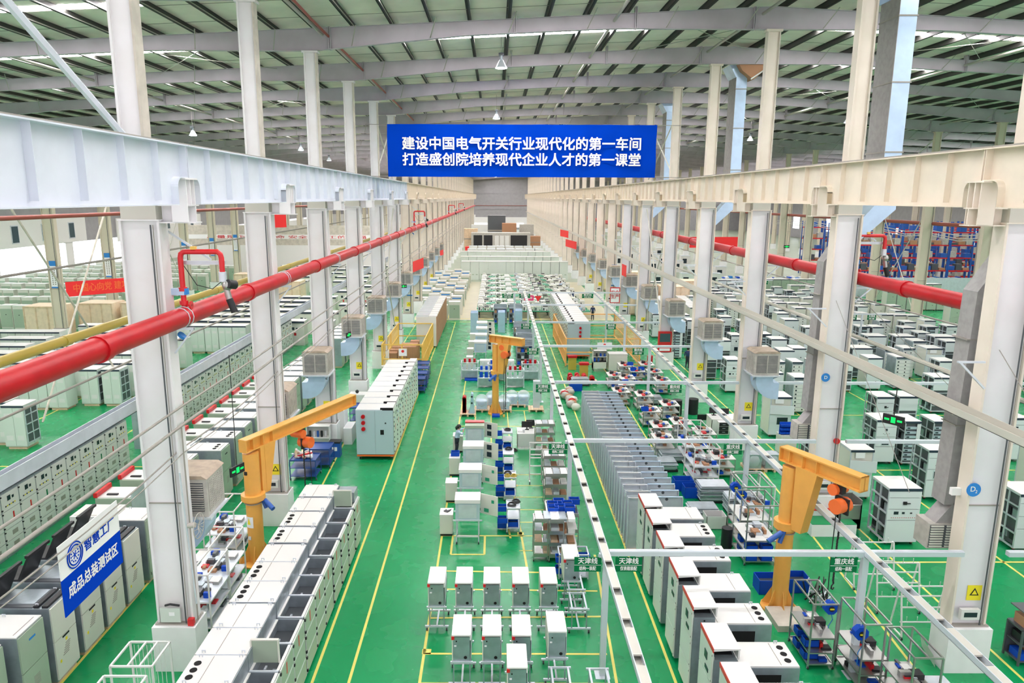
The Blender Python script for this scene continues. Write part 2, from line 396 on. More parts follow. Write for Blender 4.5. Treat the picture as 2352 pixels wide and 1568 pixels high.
# ---------------- columns ----------------
def column_proto(m, side, web=None):
    """side=+1: nave is towards +x"""
    t = thing('steel_column', '', 'column')
    b = MB(); b.box(-.6, .6, -.42, .38, 0, 1.35, 'ped'); b.build('pedestal', t)
    b = MB(); b.box(-.44, .44, -.16, .16, 1.35, 12.42, web or m)          # boxed web
    b.box(-.5, -.44, -.24, .24, 1.35, 12.42, m); b.box(.44, .5, -.24, .24, 1.35, 12.42, m)
    b.box(-.55, .55, -.3, .3, 1.35, 1.4, 'cond'); b.box(-.46, .46, -.2, .2, 4.9, 4.93, 'cond')
    b.build('lower_shaft', t)
    for cx, rr in ((.30,.03),(.36,.018)): MB().tube((cx,-.27,1.4),(cx,-.27,12.3),rr*.7,'pitm' if rr > .02 else 'cond',6).build('conduit', t)
    MB().tube((.56,-.1,1.4),(.56,-.1,7),.022,'cond',6).build('conduit', t)
    b = MB(); b.box(-.44, .44, -.22, .22, 12.42, 12.84, 'tray'); b.box(-.52, .52, -.27, .27, 12.4, 12.43, m); b.build('cap', t)
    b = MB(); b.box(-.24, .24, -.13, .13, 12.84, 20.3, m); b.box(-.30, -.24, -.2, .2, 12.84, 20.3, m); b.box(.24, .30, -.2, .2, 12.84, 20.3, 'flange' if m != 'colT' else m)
    b.box(-.38, .38, -.22, .22, 20.2, 20.3, m)
    b.build('upper_shaft', t)
    if side:
        s = side; b = MB(); b.box(min(.5*s, 1.35*s), max(.5*s, 1.35*s), -.02, .02, 12.36, 12.78, m)
        b.box(min(.5*s, 1.4*s), max(.5*s, 1.4*s), -.2, .2, 12.34, 12.37, m); b.box(min(.5*s,1.35*s), max(.5*s,1.35*s), -.2, .2, 12.76, 12.79, m)
        b.build('bracket', t)
        b = MB(); b.box(1.05*s-.2, 1.05*s+.2, -.02, .02, 12.37, 13.42, m)
        b.box(1.05*s-.2, 1.05*s+.2, -.25, -.22, 12.37, 13.42, m); b.box(1.05*s-.2, 1.05*s+.2, .22, .25, 12.37, 13.42, m)
        b.box(1.05*s-.24, 1.05*s+.24, -.36, .36, 13.40, 13.44, m); b.build('beam_seat', t)
    return t
def col_h(x): return (rtop(x)-rdep(x))
def place_row(proto, x, ks, labf, grp):
    for i, k in enumerate(ks):
        loc = (x, YB[k], 0)
        o = proto if i == 0 else dup(proto, loc)
        o.location = loc; o['label'] = labf(i, k); o['group'] = grp if i < 14 else grp+' far away'
        if abs(x+8.82) < 3 or x < -20:                           # the roof is lower on the left: lower shafts end there
            for c in o.children:
                if c.name.startswith('upper_shaft'): c.scale = (1,1,(col_h(x)-12.84)/(20.3-12.84)); c.location = (0,0,12.84*(1-c.scale[2]))
        else:
            for c in o.children:
                if c.name.startswith('upper_shaft'): c.scale = (1,1,(col_h(x)-12.84)/(20.3-12.84)); c.location = (0,0,12.84*(1-c.scale[2]))
far = 'slender distant column in the closely packed far end of the %s row'
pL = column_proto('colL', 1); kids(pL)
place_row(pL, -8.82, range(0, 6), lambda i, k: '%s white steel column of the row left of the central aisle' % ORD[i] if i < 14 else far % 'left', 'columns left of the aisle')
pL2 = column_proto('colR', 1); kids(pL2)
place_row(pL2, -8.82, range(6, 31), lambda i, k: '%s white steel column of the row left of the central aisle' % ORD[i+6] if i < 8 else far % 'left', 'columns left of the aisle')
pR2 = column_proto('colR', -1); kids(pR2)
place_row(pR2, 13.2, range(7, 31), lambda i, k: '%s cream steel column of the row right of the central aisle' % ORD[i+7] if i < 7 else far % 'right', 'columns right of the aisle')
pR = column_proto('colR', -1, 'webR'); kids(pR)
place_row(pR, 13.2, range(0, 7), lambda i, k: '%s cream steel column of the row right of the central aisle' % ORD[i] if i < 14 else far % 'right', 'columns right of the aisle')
pT = column_proto('colT', 0); kids(pT)
place_row(pT, -38.8, range(4, 30), lambda i, k: '%s tan column of the far left row behind the machine cabinets' % ORD[i] if i < 14 else far % 'far left', 'tan columns of the far left bay')
pT2 = column_proto('colT', 0); kids(pT2)
place_row(pT2, 43.1, range(4, 30), lambda i, k: '%s tan column of the far right row beyond the switchgear' % ORD[i] if i < 14 else far % 'far right', 'tan columns of the far right bay')
pT3 = column_proto('colT', 0); kids(pT3)
place_row(pT3, 73.1, range(7, 22), lambda i, k: '%s tan column of the outermost right row by the blue racking' % ORD[i] if i < 14 else far % 'outermost right', 'tan columns by the racking')

# ---------------- crane beams ----------------
def crane_beam(m, s):
    t = thing('crane_beam', '', 'beam')
    zb, zt = 12.79, 14.2; L = 4.5; nr = .62                      # notch over the seat: radius
    out = [(-L+.02, 13.44)]
    for a in range(0, 7): out.append((-L+.40+.24*math.sin(a*math.pi/12), 13.20+.24*math.cos(a*math.pi/12)))
    out += [(-L+.64, zb)]; out += [(-u, z) for u, z in reversed(out)]
    poly = out+[(L-.02, zt), (-L+.02, zt)]
    g = MB(); g.prism(poly, 'x', -.01, .01, m)
    for (y0, z0), (y1, z1) in zip(out, out[1:]):                  # the bottom flange follows the notch
        g.add([(-.19,y0,z0),(.19,y0,z0),(.19,y1,z1),(-.19,y1,z1),(-.19,y0,z0+.025),(.19,y0,z0+.025),(.19,y1,z1+.025),(-.19,y1,z1+.025)],
            [(0,3,2,1),(4,5,6,7),(0,1,5,4),(1,2,6,5),(2,3,7,6),(3,0,4,7)], m)
    g.build('web', t)
    MB().box(-.24, .24, -L+.01, L-.01, zt, zt+.03, m).build('top_flange', t)
    MB().box(-.04, .04, -L+.01, L-.01, zt+.03, zt+.09, 'cond').build('rail', t)
    for y in (-L+.03, L-.05): MB().box(-.19, .19, y, y+.02, 13.44, zt, m).build('end_plate', t)
    st = MB(); st.box(.01, .17, -.006, .006, zb+.12, zt, m); st.box(-.17, -.01, -.006, .006, zb+.12, zt, m)
    me = st.mesh('stiffener')
    for y in (-3.0, -1.5, 0, 1.5, 3.0): link('stiffener', me, t, (0, y, 0))
    return t
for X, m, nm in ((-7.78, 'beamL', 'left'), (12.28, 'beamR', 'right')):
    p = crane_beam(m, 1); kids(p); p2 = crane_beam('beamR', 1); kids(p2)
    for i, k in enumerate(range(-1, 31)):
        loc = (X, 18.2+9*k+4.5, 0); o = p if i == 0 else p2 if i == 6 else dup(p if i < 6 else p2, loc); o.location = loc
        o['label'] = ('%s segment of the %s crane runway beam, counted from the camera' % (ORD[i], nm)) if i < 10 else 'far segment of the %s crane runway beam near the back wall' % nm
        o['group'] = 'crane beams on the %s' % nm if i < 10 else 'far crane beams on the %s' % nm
# ---------------- switchgear cabinets ----------------
def eye(b, x, y, z, m='galvl'):
    b.tube((x-.035,y,z), (x-.035,y,z+.06), .012, m, 5); b.tube((x+.035,y,z), (x+.035,y,z+.06), .012, m, 5); b.tube((x-.045,y,z+.065), (x+.045,y,z+.065), .014, m, 5)
def casters(t, xs, ys, m='orange', r=.055):
    b = MB()
    for x in xs:
        for y in ys: b.tube((x-.02,y,r), (x+.02,y,r), r, 'dark', 8); b.box(x-.05, x+.05, y-.05, y+.05, r*1.7, r*2.2, m)
    b.build('caster', t)
def deep_cabinet(vents, extra=False, top=2.3):
    t = thing('switchgear_cabinet', '', 'cabinet')
    b = MB(); b.box(-1, .26, -.55, .55, .14, top-.03, 'galv'); b.box(-1.01, -1, -.5, .5, .2, top-.1, 'cabf'); b.box(-1,1,-.52,.52,.1,.16,'galv')
    b.build('rear_body', t)
    b = MB(); b.box(-.99, .25, -.53, .53, top-.03, top, 'cabw'); b.box(-.5, -.485, -.5, .5, top, top+.006, 'cond'); b.box(-.94,.2,-.545,-.53,top-.02,top+.006,'galvl')
    b.box(-.94,.2,.53,.545,top-.02,top+.006,'galvl')
    b.build('top_cover', t)
    for i in range(3 if vents else 0):
        b = MB(); b.disc((-.78+.0*i, -.27+.25*i, top), .085, 'hole', 'z', .014, 14); b.build('vent_hole', t)
    for x in (-.8, .15):
        for y in (-.47, .47):
            b = MB(); eye(b, x, y, top); b.build('lifting_eye', t)
    b = MB(); b.box(.26, .28, -.53, .53, 1.3, top, 'galv'); b.box(.28, .98, -.55, -.53, .14, 1.84, 'galv'); b.box(.28, .98, .53, .55, .14, 1.84, 'galv')
    b.box(.26, .98, -.53, .53, 1.2, 1.5, 'pitm'); b.box(.26, .98, -.55, .55, .14, 1.19, 'galv')
    b.box(.28, .98, -.56, -.5, 1.82, 1.86, 'galvl'); b.box(.92, .99, -.5, .5, 1.83, 1.86, 'cabw'); b.box(.28,.34,-.5,.5,1.83,1.86,'cabw'); b.box(.45,.5,-.05,.1,1.5,1.55,'galvl'); b.box(.7,.85,-.3,-.1,1.5,1.6,'galv')
    b.build('instrument_bay', t)
    for z0, z1, nm in ((1.32,1.84,'upper_door'), (.72,1.3,'middle_door'), (.16,.70,'lower_door')):
        d = MB(); d.box(1.0, 1.025, -.52, .52, z0, z1, 'cabf'); d.box(1.025,1.032,-.48,.48,z0+.03,z1-.03,'cabg')
        d = d.build(nm, t)
        h = MB()
        for z in (z0+.08, z1-.08): h.box(.99, 1.05, -.56, -.5, z-.03, z+.03, 'dark')
        h.build('hinge', d)
    MB().box(1.032, 1.038, -.08, -.02, 1.45, 1.75, 'red').build('red_label', t)
    casters(t, (-.8, .85), (-.42, .42), 'galvl')
    if extra: MB().box(.3, .95, -.1, .52, 1.87, 2.25, 'galv').build('instrument_box', t)
    return t
YA = [25.0, 23.8, 22.63, 21.45, 20.25, 19.15, 18.05, 16.9, 15.8, 14.7, 13.6]
va = {2,3,5,6,9}
def spotsA(sel):
    out = []
    for i, y in enumerate(YA):
        if (i in va) != sel or i == 0: continue
        n = len(YA)-1-i
        out.append(((-6.13, y, 0), '%s open-fronted cabinet in the left aisle row, %s' % (ORD[n], 'three black top vents' if sel else 'plain beige top'), 'open-fronted cabinets along the left aisle'))
    return out
series(lambda: deep_cabinet(True), spotsA(True)); series(lambda: deep_cabinet(False), spotsA(False))
series(lambda: deep_cabinet(False, True), [((-6.13, 25.0, 0), 'farthest open-fronted cabinet of the left aisle row, with a grey box standing on its front', 'open-fronted cabinets along the left aisle')])
# two doors standing open above the row
for y, l in ((15.6, 'beige door panel held upright on the second cabinet of the left aisle row'), (24.6, 'grey door panel upright at the far end of the left aisle row')):
    t = thing('door_panel', l, 'door', (-5.55, y, 1.86)); MB().box(-.33, .33, -.02, .02, 0, .62, 'cabg').build('panel', t); 
    b = MB(); b.bar((-.33,-.03,.31), (-.33,-.03,.6), .04,.03,'cab'); b.box(-.34,.34,-.035,.03,.6,.63,'cab'); b.box(.31,.34,-.035,.03,0,.6,'cab'); b.build('rim', t)

def lidded_cabinet(vents):                                          # right row: doors to the left, raised red-edged hood
    t = thing('hooded_cabinet', '', 'cabinet')
    b = MB(); b.box(-.42, 1.05, -.48, .48, .14, 2.2, 'galv'); b.build('rear_body', t)
    b = MB(); b.box(-.41, 1.04, -.47, .47, 2.2, 2.24, 'cabw'); b.box(.62,.635,-.42,.42,2.24,2.246,'cond'); b.box(-.36,-.345,-.42,.42,2.24,2.246,'cond'); b.build('top_cover', t)
    b = MB(); b.box(.02, .62, -.492, -.48, 1.45, 2.02, 'hole'); b.build('side_opening', t)
    for i in range(3 if vents else 0): MB().disc((.84, -.26+.25*i, 2.24), .08, 'hole', 'z', .012, 14).build('vent_hole', t)
    for x in (-.3, .8):
        b = MB(); eye(b, x, .42, 2.24); b.build('lifting_eye', t)
    b = MB(); b.box(-1.0, -.44, -.5, .5, .14, 2.42, 'galv'); b.box(-1.0, -.99, -.5, .5, .14, 2.5, 'cab'); b.box(-.99, -.44, .49, .5, 2.42, 2.66, 'cabw')
    b.box(-.96,-.5,-.3,.45,2.42,2.44,'dark'); b.build('front_body', t)
    b = MB(); b.prism([(-1.02,2.66),(-.40,2.70),(-.40,2.73),(-1.02,2.73)], 'y', -.53, .53, 'cabw'); b.box(-.44, -.40, -.5, .5, 2.44, 2.72, 'cabw'); b.build('hood', t)
    MB().box(-1.035, -1.02, -.53, .53, 2.62, 2.73, 'red').build('red_strip', t)
    for i, (z0, z1) in enumerate(((1.78,2.6), (.98,1.75), (.2,.95))):
        d = MB(); d.box(-1.03, -1.005, -.5, .5, z0, z1, 'cabf'); d.box(-1.04, -1.03, -.5, -.46, z0, z1, 'cab'); d = d.build('door', t)
        h = MB()
        if i == 0:
            h.box(-1.045,-1.03,-.12,.08,2.15,2.35,'screen'); h.box(-1.045,-1.03,-.25,.0,1.9,2.0,'screen')
        for z in (z0+.08, z1-.08): h.box(-1.045, -1.03, -.49, -.47, z-.02, z+.02, 'dark')
        h.build('fitting', d)
    b = MB(); b.disc((-.72,-.505,2.33), .025, 'hole', 'y', -.005, 8)
    for z in (1.9,1.4,.9,.5): b.box(-.62,-.5,-.506,-.5,z,z+.03,'galvl')
    b.build('side_mark', t)
    casters(t, (-.8, .85), (-.38, .38))
    return t
YBr = [23.3, 22.0, 20.42, 18.72, 17.15, 15.42, 13.9]
for sel in (0, 1):
    series(lambda: lidded_cabinet(sel), [((6.15, y, 0), '%s red-edged hooded cabinet in the right foreground row, %s' % (ORD[len(YBr)-1-i], 'rear top vented' if sel else 'rear top plain'), 'red-edged hooded cabinets')
        for i, y in enumerate(YBr) if (i in (1,2,4,5)) == bool(sel)])

def closed_cabinet(w=1.12, front='cabf', end=False):                # row D and its like: doors face +x
    t = thing('line_cabinet', '', 'cabinet')
    b = MB(); b.box(-.93, .93, -w/2+.01, w/2-.01, .3, 2.6, 'cabb'); b.build('body', t)
    b = MB(); b.box(-.93, .55, -w/2+.05, w/2-.05, 2.6, 2.64, 'cabw'); b.box(-.93,.4,-w/2+.0,-w/2+.05,2.6,2.63,'galvl'); b.box(.5, .93, -w/2+.10, w/2-.02, 2.6, 2.72, 'cabw'); b.box(.3,.93,-w/2+.01,-w/2+.09,2.6,2.72,'hole'); b.build('top_cover', t)
    for i, (z0, z1) in enumerate(((1.9,2.6), (1.1,1.87), (.35,1.07))):
        d = MB(); d.box(.94, .965, -w/2+.03, w/2-.03, z0, z1, front); d = d.build('door', t)
        h = MB()
        for z in (z0+.1, (z0+z1)/2, z1-.1): h.box(.96, .985, -w/2+.03, -w/2+.11, z-.035, z+.035, 'dark')
        if i == 0: h.box(.965,.972,.1,.3,2.2,2.4,'screen'); h.box(.965,.972,-.2,-.1,2.05,2.15,'bluel')
        if i == 1: h.box(.965,.972,-.02,.05,1.45,1.75,'red')
        h.build('fitting', d)
    b = MB(); b.box(-.93,.93,-w/2,w/2,.2,.28,'orange')
    b.build('dolly', t)
    casters(t, (-.8,.8), (-.4,.4), 'galv', .08)
    return t
def rowD():
    sp = [((-5.97, 34.75+1.13*i, 0), '%s white cabinet of the closed block on an orange dolly beside the left aisle' % ORD[i], 'white cabinet block on dollies') for i in range(10)]
    out = series(lambda: closed_cabinet(), sp)
    e = out[0]
    b = MB(); b.box(-.92,.92,-.575,-.56,.32,2.6,'cabb'); b.box(.02,.03,-.58,-.575,.32,2.6,'galv'); b.build('end_panel', e)
    for z in (2.3, 1.98, 1.66): MB().tube((-.55,-.58,z), (-.55,-.68,z), .1, 'redp', 12).build('red_bushing', e)
    b = MB(); b.box(.28,.46,-.585,-.575,1.35,1.6,'hole'); b.disc((.55,-.585,1.95),.04,'hole','y',.01,8); b.build('panel_hole', e)
rowD()

# brown-fronted, plastic-wrapped row near the cage
def wrapped():
    t = thing('wrapped_cabinet', '', 'cabinet')
    MB().box(-.9,.85,-.5,.5,.15,2.75,'cabw').build('body', t); MB().box(.85,.9,-.5,.5,.15,2.75,'card').build('board_front', t)
    b = MB(); b.box(-.92,.2,-.5,.5,2.75,2.9,'clear'); b.build('plastic_wrap', t); MB().box(.2,.9,-.4,.5,2.76,2.84,'cabw').build('top_cover', t)
    casters(t, (-.7,.7), (-.3,.3), 'galv', .06); return t
series(wrapped, [((-5.95, 62.2+1.2*i, 0), '%s plastic-wrapped cabinet with a brown board front, past the yellow cage' % ORD[i], 'wrapped cabinets past the cage') for i in range(11)])

# block behind the orange cage on the right: grey end face with red bushings
out = series(lambda: closed_cabinet(1.1), [((6.9, 58+1.12*i, 0), '%s pale cabinet of the long block behind the orange cage' % ORD[i], 'cabinet block behind the orange cage') for i in range(17)])
for o in out: o.scale = (-1.0, 1, 1.12)
e = out[0]
for z in (2.3, 2.0, 1.7): MB().tube((-.1,-.57,z), (-.1,-.66,z), .1, 'redp', 10).build('red_bushing', e)

# ---- left bay, front line facing the yellow lane ----
def test_cabinet(kind):
    t = thing('test_cabinet', '', 'cabinet')
    h = 2.3
    b = MB(); b.box(-2.1 if kind == 'open' else -1.5, 0, -.5, .5, .12, h, 'galv'); b.build('body', t)
    if kind == 'open':
        b = MB(); b.box(-1.5,-.45,-.46,.46,h,h+.03,'pitm'); b.box(-1.48,-.5,-.3,.42,h+.03,h+.04,'galv'); b.box(-.42,-.30,-.46,.46,h,h+.06,'dark'); b.box(-.2,-.05,-.46,.46,h,h+.06,'dark'); b.build('top_tray', t)
        for y in (-.4,.4):
            b = MB(); eye(b, -.36, y, h+.03); b.build('lifting_eye', t)
        b = MB(); b.box(-.62,-.2,-.51,-.5,1.55,2.1,'hole'); b.build('side_opening', t)
    else:
        b = MB(); b.box(-1.5,0,-.5,.5,h,h+.03,'cabw'); b.box(-1.1,-1.08,-.4,.4,h+.03,h+.036,'cond'); b.box(-.15,-.13,-.4,.4,h+.03,h+.036,'cond'); b.build('top_cover', t)
        if kind == 'vent':
            for i in range(3): MB().disc((-.35, -.26+.25*i, h+.03), .085, 'hole', 'z', .012, 12).build('vent_hole', t)
        b = MB(); eye(b, -.9, .4, h+.03); b.build('lifting_eye', t)
    fr = 'cab' if kind == 'open' else 'cabg'
    for z0, z1 in ((.18,1.28), (1.3,h-.02)):
        d = MB(); d.box(.0, .04, -.49, .49, z0, z1, fr); d = d.build('door', t)
        k = MB()
        if z0 < 1:
            if kind == 'open':
                for i in range(6): k.box(.04,.045,-.2+.03*i,.06+.02*i,.72+.055*i,.745+.055*i,'cond')
                k.box(.04,.05,-.35,-.29,.6,.68,'yel'); k.box(.04,.046,-.03,.05,1.08,1.16,'yel')
            else:
                for i in range(6): k.box(.04,.045,-.12,.12,.7+.05*i,.722+.05*i,'cond')
            k.box(.04,.05,-.15,.15,1.22,1.27,'dark') if kind == 'open' else k.box(.04,.046,-.45,-.42,.3,.4,'dark')
            k.build('grille', d)
        elif kind != 'open': k.box(.04,.05,-.12,.12,2.0,2.05,'bluel' if kind == 'low' else 'dark'); k.build('handle', d)
    b = MB(); b.box(-1.45,-.05,-.45,.45,.0,.12,'wood'); b.build('pallet', t)
    return t
NL = 'test cabinets facing the left lane'
series(lambda: test_cabinet('open'), [((-11.75, y, 0), l, NL) for y, l in ((17.65,'open-topped test cabinet at the left lane whose steel side has a tall black opening'),(18.95,'open-topped test cabinet under the blue and white hanging banner'),(20.2,'open-topped test cabinet at the left lane, between the banner and the column'),(21.45,'open-topped test cabinet at the left lane, nearest the first column'))])
series(lambda: test_cabinet('low'), [((-11.75, 16.35, 0), 'green-grey closed cabinet at the bottom left with a blue handle', NL), ((-11.95, 15.1, 0), 'second green-grey cabinet in the bottom left corner, mostly out of frame', NL), ((-12.55, 28.3, 0), 'low cabinet with a blue handle set back behind the first left column', NL), ((-11.75, 22.9, 0), 'closed cabinet directly behind the first left column', NL)])
series(lambda: test_cabinet('vent'), [((-11.72, 29.65, 0), 'closed cabinet with three black vents, right behind the first yellow hoist arm base', NL), ((-11.75, 31.3, 0), 'taller closed cabinet with three vents under the green exit sign', NL)])
rest = [32.85, 34.3, 35.9, 37.3, 38.7, 40.1, 41.5, 42.9, 44.3, 45.7, 47.1, 54.5, 56, 57.5, 59, 60.5, 62, 63.5, 65]
series(lambda: test_cabinet('plain'), [((-11.8, y, 0), '%s closed green-grey cabinet in the long line left of the lane' % ORD[i], NL) for i, y in enumerate(rest)])
# black tilted hoods lying on the cabinets
def hood():
    t = thing('black_hood', '', 'hood'); b = MB()
    b.prism([(-.45,0),(.1,0),(.45,.75),(.40,.78),(.05,.06),(-.45,.04)], 'y', -.42, .42, 'dark'); b.build('plate', t)
    b = MB(); b.box(.38,.48,-.5,.5,.74,.82,'dark'); b.build('rim', t); return t
series(hood, [((-13.5, y, 2.3), l, 'black hoods on the test cabinets') for y, l in ((17.7,'black tilted hood at the left edge, nearest the camera'),(18.95,'second black tilted hood from the camera'),(20.2,'third black tilted hood, behind the hanging banner'),(21.45,'farthest black tilted hood, above the banner'))])
b = thing('parts_box', 'open white box of parts beyond the black hoods', 'box', (-13.6, 23.0, 2.0)); MB().box(-.7,.7,-.5,.5,0,.4,'cabw').build('body', b); MB().box(-.6,.6,-.4,.4,.4,.42,'cab').build('lid', b)

# red-barred low cabinets behind that line
def redbar():
    t = thing('red_bar_cabinet', '', 'cabinet')
    MB().box(-.75,.55,-.55,.55,0,2.1,'cabg').build('body', t); MB().box(-.7,.5,-.5,.5,2.1,2.13,'cabw').build('top_cover', t)
    MB().box(-.82,-.68,-.52,.52,2.12,2.3,'red').build('red_bar', t); b = MB(); b.box(-.45,-.05,-.3,-.2,2.13,2.18,'dark'); b.box(.55,.6,-.5,.5,.2,2.3,'galvl'); b.build('fitting', t)
    return t
series(redbar, [((-13.9, 25.2+1.75*i, 0), '%s cabinet topped by a red bar, in the line behind the left lane cabinets' % ORD[i], 'red-barred cabinets') for i in range(12)])

# tall feeder line with many small doors facing the lane
def feeder(v):
    t = thing('feeder_cabinet', '', 'cabinet')
    MB().box(-1.1, 0, -.49, .49, 0, 2.45, 'galv').build('body', t)
    MB().box(-1.1, -.35, -.49, .49, 2.45, 2.62, 'cabw').build('top_box', t)
    hs = [.15,.6,1.05,1.75,2.42]
    for i in range(4):
        d = MB(); d.box(0, .025, -.47, .47, hs[i]+.012, hs[i+1]-.012, 'cabw'); d = d.build('door', t)
        k = MB()
        for z in (hs[i]+.08, hs[i+1]-.08): k.box(.0,.04,-.49,-.44,z-.025,z+.025,'dark')
        if i == 3: k.box(.025,.035,-.15,.02,2.1,2.28,'screen'); k.box(.025,.035,.1,.2,2.12,2.22,'screen'); [k.box(.025,.032,-.3+.1*j,-.24+.1*j,1.9,1.95,'yel' if j%2 else 'dark') for j in range(6)]
        if i == 2: k.box(.025,.035,.05,.12,1.3,1.6,'red' if v else 'sign')
        if i in (0,1): k.box(.025,.03,-.1,.2,hs[i]+.15,hs[i]+.32,'cond')
        k.build('fitting', d)
    return t
FG = 'tall feeder cabinets in the left bay'
ys = [18.6+1.0*i for i in range(15)]+[36.2+1.0*i for i in range(26)]
pts = [((-17.75, y, 0), '%s tall feeder cabinet with stacked doors, %s' % (ORD[i if i < 15 else i-15], 'left of the first column' if i < 15 else 'between the first and third left columns'), FG) for i, y in enumerate(ys)]
series(lambda: feeder(1), [p for i, p in enumerate(pts) if i % 4]); series(lambda: feeder(0), [p for i, p in enumerate(pts) if not i % 4])
for y0, y1, l in ((18, 33.6, 'pale busbar trough on the near feeder line'), (35.6, 62.4, 'pale busbar trough on the far feeder line')):
    t = thing('busbar_trough', l, 'trough', (-18.0, y0, 2.62)); MB().box(-.05,.3,0,y1-y0,0,.5,'galvl').build('duct', t)
    y = .3
    while y < y1-y0-1: MB().box(-.75,-.2,y,y+.75,.0,.14,'cabw').build('cover_plate', t); y += 1.15
# big pale cabinets further left: double doors toward the camera
def double_door(w=1.15, side='frame', col='cabf'):
    t = thing('double_door_cabinet', '', 'cabinet')
    MB().box(-w/2+.01, w/2-.01, 0, 1.1, .15, 2.35, col).build('body', t)
    MB().box(-w/2, w/2, -.02, 1.12, 2.35, 2.39, 'cabw').build('top_cover', t)
    MB().box(-w/2, w/2, -.03, .0, 2.26, 2.36, 'hdr').build('header', t)
    for s in (-1, 1):
        d = MB(); x0, x1 = (-w/2+.02, -.01) if s < 0 else (.01, w/2-.02); d.box(x0, x1, -.03, 0, .2, 2.24, col); d = d.build('door', t)
        k = MB(); k.box(x0+.1, x1-.1, -.036, -.03, 1.75, 1.95, 'cabw'); k.box(x0+.1, x1-.1, -.036, -.03, .5, .75, 'cabw'); k.build('louvre', d)
    MB().box(-w/2+.1, w/2-.1, .05, 1, 0, .15, 'wood').build('pallet', t)
    if side == 'frame':
        b = MB(); b.box(w/2-.012, w/2+.004, .05, 1.05, .3, 2.25, 'pitm')
        for z in (.3,.8,1.3,1.8,2.2): b.box(w/2, w/2+.02, .02, 1.08, z, z+.06, 'galvl')
        for y in (.02,.52,1.02): b.box(w/2, w/2+.02, y, y+.06, .2, 2.3, 'galvl')
        b.build('side_frame', t)
    return t
LG = 'pale double-door cabinets in the left bay'
series(lambda: double_door(), [((-24.0, 43.5, 0), 'pale green cabinet with open lattice side ending the front row, left bay', LG), ((-25.4, 43.5, 0), 'pale green double-door cabinet next to the lattice-sided one', LG), ((-24.9, 35.6, 0), 'lattice-sided cabinet at the left picture edge, behind the busbar trough', LG), ((-26.2, 36.2, 0), 'pale cabinet at the very left picture edge', LG)])
sp = []
for j, (y, x0, n) in enumerate(((42.6,-26.9,7), (45.3,-23.8,12), (48,-23.8,13), (50.6,-23.9,14), (53.2,-24,14), (56.0,-27,12), (59.0,-21.4,12))):
    for i in range(n): sp.append(((x0-1.17*i, y, 0), '%s cabinet from the right, %s crosswise row of pale cabinets, left bay' % (ORD[i], ORD[j]), LG))
series(lambda: double_door(1.15, 'plain', 'cabf'), sp)
